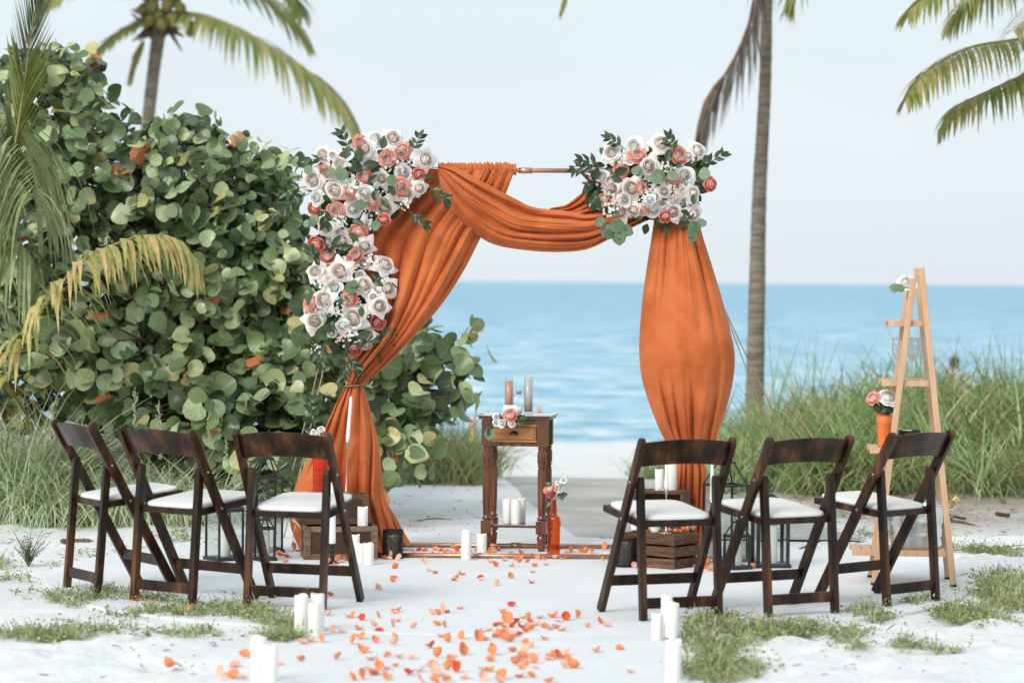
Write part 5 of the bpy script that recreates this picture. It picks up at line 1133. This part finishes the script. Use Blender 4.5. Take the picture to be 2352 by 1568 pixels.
def lan(vx, vyb, wpx, vye, vyt, label, rz, **k):
    p = G(vx, vyb, RUGZ); s = (p.y + .08) / FV; vis = abs(cos(radians(rz))) + abs(sin(radians(rz)))
    return lantern(vx, vyb, wpx * s / vis, (vyb - vye) * s, (vye - vyt) * s, label, rz, **k)
l1, q1 = lan(608, 1269, 82, 1100, 1056, 'tallest black open roofed lantern on the sea grape side, next to the framed crates', 20)
l2, q2 = lan(512, 1288, 92, 1176, 1142, 'black lantern with a solid roof holding a candle, leftmost behind the left chairs', 35, roof='solid', topw=.12)
l3, q3 = lan(606, 1288, 52, 1216, 1196, 'smallest black lantern with open roof in front of the tallest one on the left side', 30)
l4, q4 = lan(1668, 1292, 104, 1118, 1066, 'tallest black open roofed lantern behind the chairs by the balloon drape', 24)
l5, q5 = lan(1694, 1308, 62, 1234, 1202, 'small black lantern in front of the tallest lantern near the balloon drape', 28, topw=.3)
l6, q6 = lan(1772, 1304, 84, 1168, 1136, 'black lantern with pitched roof and wide posts under the middle right chair seat', 6, roof='solid', topw=.1, post=.017)
for (q, dx, r_, h, lab) in ((q2, .0, .027, .20, 'white pillar candle inside the leftmost lantern'), (q3, .0, .024, .13, 'white pillar candle inside the smallest left lantern'), (q5, .0, .026, .155, 'white pillar candle inside the small lantern under the right chairs'), (q6, .012, .026, .19, 'white pillar candle inside the pitched roof lantern under the right chairs'), (q1, -.01, .028, .11, 'white pillar candle inside the tallest left lantern')):
    pillar(Vector((q.x + dx, q.y, RUGZ + .018)), r_, h, lab, 'white candles inside the lanterns')

# ================================================================== LATTICE CANDLE HOLDERS
def lattice(vx, vyb, w, vyt, label):
    p = G(vx, vyb, RUGZ); s = p.y / FV; r_ = w * s / 2; h = (vyb - vyt) * s; p.y += r_
    t = thing('lattice_candle_holder', label, 'candle holder', tuple(p), 0, 'black pierced metal candle holders'); mb = MB(); nu, nv = 96, 44; b = 0
    for j in range(nv + 1):
        for i in range(nu): a = 2 * pi * i / nu; mb.vert((r_ * cos(a), r_ * sin(a), h * j / nv))
    for j in range(nv):
        for i in range(nu):
            u, v = (i % 12) - 5.5, (j % 11) - 5; d = sqrt(u * u + v * v)
            hole = 3 < j < nv - 3 and ((1.2 < d < 2.4 and (i + j) % 2 == 0) or (3.4 < d < 4.6 and (i % 3)) or (d > 5.6 and (i * 2 + j) % 3 == 0) or d < .8)
            if not hole: mb.face((j * nu + i, j * nu + (i + 1) % nu, (j + 1) * nu + (i + 1) % nu, (j + 1) * nu + i))
    o = mb.build('pierced_wall', M['latticemetal'], t, True); md = o.modifiers.new('thick', 'SOLIDIFY'); md.thickness = .0012
    for z, nm in ((.002, 'foot_rim'), (h, 'top_rim')):
        mb = MB(); mb.tube([(r_ * cos(2 * pi * k / 40), r_ * sin(2 * pi * k / 40), z) for k in range(41)], .0022, 5, 0, False); mb.build(nm, M['latticemetal'], t, True)
    mb = MB(); mb.lathe([(0, .001), (r_ * .98, .001), (r_ * .98, .004), (0, .004)], 32); mb.build('bottom_plate', M['latticemetal'], t)
    pillar(Vector((p.x, p.y, RUGZ + .005)), r_ * .62, h * .78, 'white candle inside the black pierced holder, ' + label.split(', ')[-1], 'candles inside the pierced holders')
lattice(901.2, 1283.5, 47, 1218, 'black pierced metal candle holder on the rug, beside the trailing hem of the left drape')
lattice(1436.8, 1302.8, 49, 1236, 'black pierced metal candle holder on the rug, beside the slatted crate behind the right chair')

# ================================================================== CRATES
def slatbox(t, w, d, h, m, ns, gap, th=.012, open_top=True, slot=.0):
    """four sides of ns boards with recessed gaps, floor"""
    bh = (h - gap * (ns - 1)) / ns
    for s in (-1, 1):
        for k in range(ns):
            z = bh / 2 + k * (bh + gap)
            mb = MB(); mb.box((0, s * (d / 2 - th / 2), z), (w, th, bh)); mb.build('slat', m, t, False, .0015)
            mb = MB(); mb.box((s * (w / 2 - th / 2 - .0006), 0, z), (th, d - 2 * th, bh - .001)); mb.build('slat', m, t, False, .0015)
    for sx in (-1, 1):
        for sy in (-1, 1):
            mb = MB(); mb.box((sx * (w / 2 - th - .0125), sy * (d / 2 - th - .0125), h / 2), (.024, .024, h - .002)); mb.build('corner_post', m, t)
    mb = MB(); mb.box((0, 0, .007), (w - 2 * th, d - 2 * th, .010)); mb.build('floor_board', m, t)
cc = G(1548, 1307.7, RUGZ); ca = radians(-37.5); W1, D1, H1 = .323, .228, .172
Rz = Matrix.Rotation(ca, 3, 'Z'); ctr = cc - Rz @ Vector((W1 / 2, -D1 / 2, 0))
cr1 = thing('wooden_crate', 'dark brown slatted wooden crate turned corner first behind the right aisle chair', 'crate', tuple(ctr), ca, 'rustic wooden crates at the arch feet'); cr1.location.z = RUGZ
slatbox(cr1, W1, D1, H1, M['cratewood'], 3, .011)
mb = MB(); mb.box((0, 0, H1 - .016), (W1 - .026, D1 - .026, .010)); mb.build('lid_board', M['cratewood'], cr1)
C1Z = RUGZ + H1 - .011
# taller box standing on end behind it, open toward the viewer
W2, D2, H2 = .27, .20, .355; p = P(1520, 1129, 15.05); cr2 = thing('wooden_crate', 'brown wooden box standing on end with its dark open side forward behind the slatted crate', 'crate', (p.x, 15.06, RUGZ), radians(-14), 'rustic wooden crates at the arch feet')
for nm, c, s_ in (('top_board', (0, 0, H2 - .007), (W2, D2, .014)), ('bottom_board', (0, 0, .007), (W2, D2, .014)), ('side_board', (-W2 / 2 + .008, 0, H2 / 2), (.015, D2 - .002, H2 - .029)), ('side_board', (W2 / 2 - .008, 0, H2 / 2), (.015, D2 - .002, H2 - .029)), ('back_board', (0, D2 / 2 - .008, H2 / 2), (W2 - .032, .014, H2 - .03))):
    mb = MB(); mb.box(c, s_); mb.build(nm, M['cratewood'], cr2, False, .0015)
C2Z = RUGZ + H2
# left pair
ccl = G(704, 1291, RUGZ); cl_a = radians(11); W3, D3, H3 = .385, .24, .172
def framed(name, label, x, y, z, rz, w, d, h, m):
    t = thing('wooden_crate', label, 'crate', (x, y, z), rz, 'rustic wooden crates at the arch feet'); f = .036
    for sy in (-1, 1):
        yy = sy * (d / 2 - .009)
        for zz in (f / 2 * .8, h - f / 2 * .8): mb = MB(); mb.box((0, yy, zz), (w - 2 * f, .017, f * .8)); mb.build('rail', m, t, False, .002)
        for sx in (-1, 1): mb = MB(); mb.box((sx * (w / 2 - f / 2), yy, h / 2), (f, .019, h)); mb.build('corner_board', m, t, False, .002)
        mb = MB(); mb.box((0, yy - sy * .007 * 0 , h / 2), (w - 2 * f, .006, h - 1.6 * f)); mb.build('inset_panel', M['burlap'], t)
    for sx in (-1, 1):
        xx = sx * (w / 2 - .009)
        for zz in (f / 2 * .8, h - f / 2 * .8): mb = MB(); mb.box((xx, 0, zz), (.0165, d - .039 - 2 * f * .7, f * .78)); mb.build('rail', m, t, False, .002)
        for sy in (-1, 1): mb = MB(); mb.box((xx, sy * (d / 2 - .0195 - f * .35), h / 2), (.0175, f * .7, h - .001)); mb.build('end_board', m, t, False, .002)
        mb = MB(); mb.box((xx, 0, h / 2), (.006, d - .04 - 1.4 * f, h - 1.6 * f)); mb.build('inset_panel', M['burlap'], t)
    mb = MB(); mb.box((0, 0, .006), (w - .04, d - .04, .008)); mb.build('floor_board', m, t)
    mb = MB(); mb.box((0, 0, h - .02), (w - .042, d - .042, .008)); mb.build('inner_lid', m, t)
    return t
cx_ = P(779, 1289, 14.95).x; cr3 = framed('wooden_crate', 'greyish brown framed crate with a rope handle standing on the white rug', cx_, 14.90, RUGZ, radians(9), W3, D3, H3, M['greycrate'])
cr4 = framed('wooden_crate', 'darker framed crate stacked on the rope handled crate at the left drape', P(764, 1215, 15.05).x, 15.00, RUGZ + H3, radians(9), .37, .20, .155, M['cratewood'])
mb = MB(); e = Vector((-W3 / 2 - .004, 0, H3 - .02)); mb.tube([e + Vector((0, -.05, 0)), e + Vector((-.03, -.045, .035)), e + Vector((-.045, 0, .045)), e + Vector((-.03, .04, .03)), e + Vector((0, .05, 0))], .006, 7)
mb.tube([e + Vector((-.03, -.045, .035)), e + Vector((-.05, -.06, -.03)), e + Vector((-.045, -.055, -.10))], .002, 5); mb.build('rope_handle', M['rope'], cr3, True)
C3Z = RUGZ + H3; C4Z = RUGZ + H3 + .155
GL = 'pillar candles round the left crates'
p = P(832.9, 1216, 14.83); p.z = C3Z; pillar(p, .0275, .10, 'white pillar candle standing on the corner of the rope handled crate', GL)
for vx, vb, w, vt, lab in ((814, 1291, 24, 1227, 'tall white pillar candle on the rug partly behind the left aisle chair leg'), (829, 1292, 22, 1247, 'white pillar candle at the back of the pair in front of the rope handled crate'), (846.5, 1296.4, 24, 1247, 'short white pillar candle in front of the rope handled crate')): pil(vx, vb, w, vt, RUGZ, lab, GL)
p = G(762.8, 1293.5, RUGZ); t = thing('candle_holder', 'small black turned candle holder on the rug in front of the rope handled crate', 'candle holder', tuple(p))
mb = MB(); mb.lathe([(0, 0), (.034, 0), (.034, .006), (.014, .016), (.011, .03), (.016, .036), (.010, .044), (.012, .06), (.017, .066), (.010, .074), (.013, .088), (.024, .096), (.024, .101), (0, .101)], 20); mb.build('turned_stand', M['black'], t, True)
pillar(p + Vector((0, 0, .102)), .0175, .315, 'tall thin white candle on the small black turned holder', GL, 5)
GR = 'pillar candles on the right crates'
for vx, w, vt, lab, dy in ((1514, 20, 1078, 'narrower white pillar candle on top of the open box', .0), (1541, 26, 1058, 'wider taller white pillar candle on top of the open box', .03)):
    p = P(vx, 1127, 15.03 + dy); p.z = C2Z; pillar(p, w * 15.05 / FV / 2, (1127 - vt) * 15.05 / FV, lab, GR)
for vx, lab, Y in ((1505, 'white pillar candle on the slatted crate below the chair seat', 14.74), (1461, 'white pillar candle at the far corner of the slatted crate behind the chair leg', 14.86)):
    p = P(vx, 1226, Y); p.z = C1Z; pillar(p, .027, .085, lab, GR)
def taper(p, hs, hc, label, tilt=(0, 0)):
    t = thing('candlestick', 'slim silver candlestick ' + label, 'candlestick', tuple(p), 0, 'slim silver candlesticks')
    mb = MB(); mb.lathe([(0, 0), (.040, 0), (.040, .003), (.012, .007), (.004, .02), (.0033, hs - .05), (.0055, hs - .035), (.010, hs - .012), (.0115, hs), (.0100, hs), (.008, hs - .01), (0, hs - .012)], 18); mb.build('stick', M['silver'], t, True)
    t.rotation_euler = (tilt[0] * .35, tilt[1] * .35, 0)
    c = thing('taper_candle', 'white taper candle ' + label, 'candle', tuple(Vector(p) + Matrix.Rotation(tilt[1] * .35, 3, 'Y') @ Vector((0, 0, hs - .012))), 0, 'white taper candles'); c.rotation_euler = (tilt[0], tilt[1], 0)
    mb = MB(); mb.lathe([(0, 0), (.0105, 0), (.0105, .02), (.0078, hc - .02), (.006, hc - .006), (0, hc)], 14); mb.build('wax_body', M['taper'], c, True)
    mb = MB(); mb.tube([(0, 0, hc - .002), (.001, 0, hc + .008)], .0011, 5); mb.build('wick', M['black'], c)
p = P(794.5, 1146, 14.98); p.z = C4Z; taper(p, .285, .245, 'on the stacked left crate in front of the tied drape', (0, radians(4)))
p = P(1529.6, 1226, 14.66); p.z = C1Z; taper(p, .232, .215, 'on the slatted right crate')
p = G(1633.7, 1292, RUGZ); taper(p, .325, .225, 'on the rug beside the tall right lantern')
# orange embossed vase with greenery on the stacked crate
p = P(736, 1142, 14.99); p.z = C4Z; t = thing('glass_vase', 'embossed orange glass vase on the stacked left crate behind the chair back', 'vase', tuple(p))
mb = MB(); mb.lathe([(0, 0), (.040, 0), (.0425, .006), (.041, .014), (.0425, .024), (.0405, .03), (.0405, .165), (.0425, .172), (.0405, .178), (.0425, .19), (.0435, .20), (.036, .225), (.022, .245), (.020, .28), (.024, .285)], 28, (0, 0, 0), 0)
for k in range(8):     # raised scrolls
    for zz, sgn in ((.06, 1), (.125, -1)):
        a0_ = 2 * pi * k / 8; pts = []
        for j in range(14):
            q = j / 13; an = q * 5.2; rr = .016 * (1 - q * .75); pts.append((.0408 * cos(a0_ + sgn * rr * cos(an) / .04), .0408 * sin(a0_ + sgn * rr * cos(an) / .04), zz + rr * sin(an)))
        mb.tube(pts, .0018, 5)
mb.build('vase_body', M['orangeglass'], t, True)
vf = thing('bouquet', 'green ruscus sprig and small white roses rising from the embossed orange vase behind the chair', 'flowers', (p.x, p.y, p.z + .26))
for (x, y) in ((722, 990), (740, 983), (715, 960)):
    mb = MB(); q = P(x, y, p.y) - vf.location; mb.tube([(0, 0, 0), (q.x * .4, 0, q.z * .6), q], .002, 5); mb.build('stem', M['stem'], vf, True)
for (x, y, R, ) in ((720, 992, .019), (737, 985, .021), (728, 997, .018)): bloom(vf, 'white', (x, y), R, (rnd.uniform(-.3, .3), -.8, .5), 'small white rose', p.y - .01)
sprig(vf, P(722, 985, p.y), 102, .14, 4, BIG, .062, 0, -10); leaf(vf, BIG[0], P(715, 990, p.y), 165, .05)

# ================================================================== LADDER SHELF
lf = G(2193, 1349, RUGZ); ll = G(2006, 1342, RUGZ); topz = 1.535
cz_ = lambda x, y: (1892.7 + x / 1.8966, 569.6 + y / 1.8966)
Y1 = (lf.y + ll.y) / 2; ladO = Vector(((lf.x + ll.x) / 2, Y1, RUGZ))
lad = thing('ladder_shelf', 'pale wooden A-frame ladder shelf with four shelves standing behind the end right chair', 'shelf', tuple(ladO), radians(-4.5)); DEP = .36
xa, xb = ll.x - ladO.x, lf.x - ladO.x; xt = P(2108, 625, Y1).x - ladO.x
def rx(z, side):
    t_ = z / topz; return lerp(xa, xt - .012, t_) if side < 0 else lerp(xb, xt + .016, t_)
for yi, y in enumerate((0, DEP)):
    yt = lambda z: y + (0 if yi == 0 else -0.02 * z)
    for s in (-1, 1):
        mb = MB(); zt_ = topz - (.05 if s < 0 else 0); mb.bar((rx(0, s), yt(0) + (0 if s > 0 else .026), .012), (rx(zt_, s), yt(zt_) + (0 if s > 0 else .026), zt_), .029, .036); mb.build('rail', M['ladderwood'], lad, False, .003)
        mb = MB(); mb.lathe([(0, 0), (.017, 0), (.017, .016), (0, .016)], 10, (rx(0, s), yt(0) + (0 if s > 0 else .026), 0)); mb.build('foot_pad', M['black'], lad)
SH = []
for (zl, zr_, ztop) in ((2039, 2116, 1.293), (2025, 2134, 1.004), (2000, 2158, .677), (1961, 2177, .182)):
    x0 = P(zl, 1000, Y1).x - ladO.x; x1 = P(zr_, 1000, Y1).x - ladO.x; 
    fm = MB(); y0_, y1_ = .045, DEP - .02
    fm.box(((x0 + x1) / 2, y0_, ztop - RUGZ - .014), (x1 - x0, .022, .028)); fo = fm.build('shelf', M['ladderwood'], lad, False, .002)
    fm = MB(); fm.box(((x0 + x1) / 2, y1_, ztop - RUGZ - .014), (x1 - x0, .022, .028)); fm.build('rear_bar', M['ladderwood'], fo, False, .002)
    n = max(3, int(round((x1 - x0) / .05))); wd = (x1 - x0) / n
    for k in range(n):
        mb = MB(); mb.box((x0 + wd * (k + .5), (y0_ + y1_) / 2, ztop - RUGZ - .007), (wd - .006, y1_ - y0_ - .023, .012)); mb.build('slat', M['ladderwood'], fo, False, .001)
    SH.append(ztop)
def LP(vx, z, dy): p = P(vx, 1000, Y1 + dy); p.z = z; return p
p = LP(2081.5, SH[0], .12); t = thing('bud_vase', 'small cut glass bud vase on the top ladder shelf', 'vase', tuple(p))
mb = MB(); mb.lathe([(0, 0), (.026, 0), (.030, .01), (.029, .04), (.018, .075), (.012, .11), (.0125, .135), (.017, .146)], 24); mb.build('vase_body', M['crystal'], t, True)
f_ = thing('bouquet', 'single white rose with two eucalyptus leaves in the cut glass bud vase', 'flowers', (p.x, p.y, p.z + .08)); mb = MB(); mb.tube([(0, 0, 0), (0, 0, .05), (-.002, 0, .085)], .002, 5); mb.build('stem', M['stem'], f_, True)
bloom(f_, 'white', cz_(360, 150), .050, (-.15, -.8, .75), None, p.y); leaf(f_, EUC[1], P(*cz_(350, 185), p.y - .03), 150, .055); leaf(f_, EUC[2], P(*cz_(325, 180), p.y - .03), 165, .05); leaf(f_, EUC[1], P(*cz_(370, 195), p.y), -60, .05)
def goblet(p, label):
    t = thing('wine_glass', label, 'glass', tuple(p), 0, 'cut wine glasses on the ladder shelf')
    mb = MB(); mb.lathe([(0, 0), (.033, .0), (.034, .002), (.012, .007), (.006, .016), (.0055, .05), (.0085, .062), (.0055, .074), (.008, .09)], 20); mb.build('stem', M['crystal'], t, True)
    mb = MB(); mb.lathe([(.008, .09), (.022, .105), (.030, .128), (.033, .155), (.0315, .185), (.029, .206), (.0282, .206), (.0305, .185), (.0318, .155), (.029, .129), (.02, .107), (0, .098)], 20); mb.build('bowl', M['crystal'], t, True)
for vx, dy, lab in ((2061, .10, 'cut wine glass at the outer end of the glasses shelf, left of the near rail'), (2095, .10, 'cut wine glass just right of the near rail on the second ladder shelf'), (2092, .22, 'cut wine glass behind the other glasses on the second ladder shelf'), (2117, .14, 'cut wine glass closest to the far right rail on the second ladder shelf')): goblet(LP(vx, SH[1], dy), lab)
p = LP(2030.8, SH[2], .12); t = thing('tin_bucket', 'narrow orange tin bucket on the third ladder shelf', 'bucket', tuple(p)); s_ = p.y / FV
mb = MB(); R0, R1, h = .029, .0375, .158; mb.lathe([(0, 0), (R0, 0), (R0 * 1.02, .004), (lerp(R0, R1, .7), h * .74), (lerp(R0, R1, .75) + .0018, h * .76), (lerp(R0, R1, .78), h * .78), (lerp(R0, R1, .82) + .0018, h * .82), (lerp(R0, R1, .84), h * .84), (lerp(R0, R1, .88) + .0018, h * .88), (lerp(R0, R1, .9), h * .9), (R1, h), (R1 + .001, h), (R1 - .002, h - .001), (R0, .01), (0, .01)], 28); mb.build('bucket_wall', M['tinorange'], t, True)
mb = MB(); mb.tube([(-R1 - .001, 0, h - .01), (-R1 - .010, -.012, h + .012), (-R1 + .012, -.03, h - .004), (R1 - .02, -.032, h - .012), (R1 + .001, 0, h - .01)], .0016, 5); mb.build('wire_handle', M['tinorange'], t, True)
f_ = thing('bouquet', 'coral rose and large white rose standing in the orange tin bucket', 'flowers', (p.x, p.y, p.z + .05))
for (x, y) in ((215, 680), (285, 680), (250, 700), (265, 700)):
    mb = MB(); q = P(*cz_(x, y), p.y) - f_.location; mb.tube([(0, 0, 0), (q.x * .4, 0, q.z * .6), q], .003, 5); mb.build('stem', M['stem'], f_, True)
bloom(f_, 'coral', cz_(213, 652), .041, (-.5, -.6, .55), 'coral rose', p.y); bloom(f_, 'white', cz_(280, 650), .054, (.2, -.7, .7), 'large white rose', p.y); bloom(f_, 'blush', cz_(300, 672), .05, (.5, -.8, -.1), 'drooping white petals', p.y + .03)
for (x, y, a, ln) in ((250, 700, 70, .07), (262, 730, 100, .07), (240, 720, 120, .06), (280, 720, 50, .07), (268, 735, 75, .08)): leaf(f_, BIG[0], P(*cz_(x, y), p.y - .01), a, ln)
p = LP(2089, SH[2], .14); t = thing('lattice_box', 'round black box with circle pattern and a white lid piece on the third ladder shelf', 'box', tuple(p))
mb = MB(); r_ = .054; mb.lathe([(0, 0), (r_, 0), (r_, .082), (r_ - .003, .082), (r_ - .003, .01), (0, .01)], 32); mb.build('box_wall', M['black'], t, True)
for k in range(12):
    a = 2 * pi * k / 12; R = Matrix.Rotation(a, 3, 'Z')
    for q in (.016, .009): mb = MB(); mb.tube([R @ Vector((r_ + .0008, q * cos(2 * pi * j / 18), .045 + q * sin(2 * pi * j / 18))) for j in range(19)], .0012, 5, 0, False); mb.build('ring_ornament', M['blackmetal'], t, True)
mb = MB(); mb.lathe([(0, .0), (.030, .0), (.031, .062), (.022, .072), (0, .074)], 20, (-.012, 0, .011)); o = mb.build('candle', M['wax'], None, True); o.name = 'pillar_candle'; o.location = p; tag(o, 'white candle showing above the rim of the round black box', 'candle', 'white pillar candles set round the ceremony')
p = LP(2104.7, SH[3], .20); t = thing('metal_tub', 'galvanised metal tub with side handles on the lowest ladder shelf', 'tub', tuple(p)); R0, R1, h = .118, .146, .215
mb = MB(); pr = [(0, 0), (R0, 0)]
for k in range(1, 20):
    q = k / 20; pr.append((lerp(R0, R1, q) + (.003 if k in (6, 12, 13) else 0), h * q))
pr += [(R1, h - .004), (R1 + .005, h - .002), (R1 + .005, h + .004), (R1 - .001, h + .004), (R1 - .004, h - .006), (R0 - .002, .008), (0, .008)]
mb.lathe(pr, 40); mb.build('tub_wall', M['zinc'], t, True)
for s in (-1, 1):
    mb = MB(); mb.tube([(s * (R1 - .004), -.045, h - .03), (s * (R1 + .03), -.045, h - .022), (s * (R1 + .045), 0, h - .018), (s * (R1 + .03), .045, h - .022), (s * (R1 - .004), .045, h - .03)], .005, 7); mb.build('handle', M['zinc'], t, True)
b0 = p + Vector((.04, -.02, .03)); bt2 = P(2199, 1139, p.y - .02); ax = (bt2 - b0); L_ = ax.length; Rb = ax.to_track_quat('Z', 'Y').to_matrix()
t = thing('champagne_bottle', 'champagne bottle with pale gold foil neck leaning in the galvanised tub', 'bottle', tuple(b0)); t.rotation_euler = Rb.to_euler()
mb = MB(); mb.lathe([(0, 0), (.036, 0), (.038, .01), (.038, L_ * .42), (.030, L_ * .52), (.019, L_ * .62), (.016, L_ * .70)], 22); mb.build('glass_body', M['bottleglass'], t, True)
mb = MB(); mb.lathe([(.0195, L_ * .58), (.0165, L_ * .72), (.0155, L_ * .88), (.018, L_ * .885), (.0185, L_ * .92), (.0165, L_ * .94), (.019, L_ * .97), (.015, L_), (0, L_)], 18); mb.build('foil_neck', M['gold'], t, True)

# ================================================================== ROSE PETALS ON THE GROUND
def petal_mesh(seed, m):
    r = random.Random(seed); mb = MB(); c1_, c2_ = r.uniform(.5, 1.35), r.uniform(.2, 1.0); tw = r.uniform(-.5, .5)
    def fn(u, v):
        a = (u * 2 - 1); wd = sin(pi * (.12 + .80 * v)) ** .75 * .5
        x = a * wd; y = v - .5; z = c1_ * x * x * 1.6 + c2_ * y * y * 1.3 + tw * x * y + .03 * sin(7 * a + 4 * v + seed)
        return (x, y, z)
    mb.grid(fn, 6, 6); return mb.mesh('rose_petal', m, True)
PET = [[petal_mesh(q * 5 + i, m) for q in range(5)] for i, m in enumerate(M['petal_ground'])]
def zat(p):
    if (p.x + .03) ** 2 + (p.y - 14) ** 2 < 2.27 ** 2: return RUGZ
    if -1.06 < p.x < .70 and p.y < 12.6: return .0115
    return gz(p.x, p.y) + .002
def petal(vx, vy, sz, lab, z=None, Y=None):
    if z is None: p = G(vx, vy, .012); p.z = zat(p)
    else: p = P(vx, vy, Y) if Y else G(vx, vy, z); p.z = z
    k = rnd.choices((0, 1, 2), (.52, .33, .15))[0]; s = .0305 * sz ** .6 * rnd.uniform(.85, 1.2) * min(1.25, max(1, 13.5 / p.y))
    st = rnd.random() < .34; e = Euler(((rnd.uniform(.7, 1.5) if st else rnd.uniform(-.35, .35)) * rnd.choice((-1, 1)), rnd.uniform(-.4, .4), rnd.uniform(0, 6.28))); Re = e.to_matrix()
    me = rnd.choice(PET[k]); low = min((Re @ v_.co).z for v_ in me.vertices) * s
    o = obj('rose_petal', me, None); o.location = (p.x, p.y, p.z - low + .0008); o.rotation_euler = e; o.scale = (s, s, s); tag(o, ('orange', 'pale coral', 'scarlet')[k] + ' rose petal ' + ('tipped on edge ' if st else 'lying flat ') + lab, 'petal', 'rose petals ' + lab)
LA = 'on the white aisle in the foreground'
LB = 'along the copper base pipes'
LC = 'on the rug near the left crates'
LD = 'on the rug near the slatted crate'
LE = 'on top of the slatted crate'
LF = 'on the open rug before the table'
LG = 'on the sand by the left chairs'
ap = '''870,8 1150,3 1270,2 1350,25 805,45 590,72 1400,120 1180,132 1365,150 890,145,2 880,152 1040,158 1085,150,2 1070,158 1110,148 680,170,2 735,182 890,188 585,162 800,172 1070,205 1100,215 720,225 780,210 865,215 970,220 605,232 640,235 810,230 1090,255 1130,280 1190,265 730,262 700,288 790,278 880,293 1045,303 875,265 735,325,1.6 770,360 850,345 900,350 960,352 630,358 455,362 1085,350 1130,360 1175,335,1.5 1150,380 1060,380 770,420,2 790,425 850,440 840,403 945,425,1.4 1000,410 1075,430,1.5 1120,455 1200,442,1.4 1310,410 1330,335 1310,363 1410,322 1430,365,1.6 1480,335,1.6 1500,375 1590,355 1640,350,1.5 1650,375 1690,395,1.6 1500,300 1550,265 1250,270,1.6 1290,268 1310,228 1340,210 1390,195,1.5 1360,240,1.5 1410,250,2 1380,265,1.5 1440,245,1.6 1460,175 1520,205 1490,215 1560,215,1.5 1610,220,1.6 1640,230 1600,170,1.8 1655,180,1.5 1540,175 1430,190 1750,213 1800,197 1840,210,1.6 1900,312 1790,320 1700,172 500,278,1.6 460,285 540,280 200,345,1.4 160,388 100,430 150,438,1.6 190,442 360,380 680,450 720,445 1060,462 1350,460 1580,460 990,460 1280,450 1170,412 1940,415 1450,435 1495,435 1420,215 1400,235 1345,255,1.5 1375,215 1450,215 1470,235 1400,275,1.6 1580,225 1625,190 1500,225 1455,350,1.5 1445,380 1470,370 1640,395 1660,360 1610,345'''
ap += ' ' + ' '.join('%.0f,%.0f,%.2f' % (rnd.gauss(cx, sx), min(470, rnd.gauss(cy, sy)), rnd.uniform(.5, 1)) for cx, cy, sx, sy, n in ((1400, 230, 90, 26, 12), (1130, 400, 160, 40, 10), (1560, 370, 90, 26, 6), (800, 420, 80, 30, 4)) for _ in range(n))
for s in ap.split():
    q = [float(v_) for v_ in s.split(',')]; petal(459.4 + q[0] / 1.969, 1332.2 + q[1] / 1.969, q[2] if len(q) > 2 else 1, LA)
bp2 = '''200,938 240,936 280,935 340,930 380,936 430,940 490,942 300,962,1.4 320,966 395,958,1.4 410,962 470,975 590,990 640,945 700,945 690,975,1.4 660,984 680,1010 715,1032 760,998 810,948 870,950 840,990 920,970,1.4 940,975 915,1005 980,988 1030,1025 1090,985 1120,988 1170,945,1.6 1190,940 1150,985 1185,920 1250,940,1.5 1265,946 1320,952 1400,925,1.4 1420,930 1385,995 815,1030,1.3 960,1030 275,1010 1010,990 880,985 730,978 600,946 550,945'''
bp2 += ' ' + ' '.join('%.0f,%.0f,1.2' % (rnd.uniform(180, 1330), rnd.gauss(958, 18)) for _ in range(18))
for s in bp2.split():
    q = [float(v_) for v_ in s.split(',')]; petal(872.8 + q[0] / 2.695, 918.8 + q[1] / 2.695, q[2] if len(q) > 2 else 1, LB)
for q in ((30, 985, 1.5), (80, 985, 1.6), (120, 990, 1.2), (100, 970, 1.2), (55, 990, 1.3), (10, 975, 1)): petal(872.8 + q[0] / 2.695, 918.8 + q[1] / 2.695, q[2], LC)
for q in ((1010, 1035, 1.5), (1080, 1050, 1), (880, 1085, 1.4), (900, 1095, 1.2), (960, 1110, 1.2), (950, 1160, 1), (1390, 1180, 1), (1500, 1150, 1.5), (1560, 1140, 1), (1450, 1185, 1), (2070, 1225, 1.3), (1030, 1045, 1), (1520, 1165, 1)): petal(441 + q[0] / 4.4135, 1029 + q[1] / 4.4135, q[2], LC)
for q in ((340, 1350, 1.4), (400, 1360, 1.2), (590, 1360, 1.4), (700, 1365, 1.2), (1040, 1350, 1.2), (1120, 1390, 1.5), (1290, 1340, 1.5), (1280, 1400, 1.5), (1690, 1365, 1.3), (1800, 1380, 1.3), (370, 1345, 1.2), (620, 1355, 1.2), (1250, 1370, 1.3), (1310, 1385, 1.2)): petal(1378.2 + q[0] / 5.12, 1038.2 + q[1] / 5.12, q[2], LD)
for x, Y in ((1498, 14.78), (1521, 14.72), (1536, 14.73), (1548, 14.70), (1560, 14.72), (1572, 14.78), (1585, 14.80), (1594, 14.82), (1553, 14.66), (1569, 14.82)): petal(x, 1226, 1.2, LE, C1Z + .001, Y)
petal(1517, 1126, 1.3, 'on top of the open box', C2Z, 14.98)
for x, y in ((908, 1306), (905, 1332), (868, 1355), (1050, 1327), (1103, 1328), (985, 1312), (1000, 1318), (1130, 1292), (1172, 1328), (1220, 1340), (1175, 1392), (1060, 1321), (905, 1328), (1222, 1316), (740, 1410)): petal(x, y, 1.15, LF)
for x, y in ((440, 1405), (55, 1370), (380, 1525), (230, 1340), (310, 1380), (350, 1390), (395, 1522)): petal(x, y, 1.5, LG)
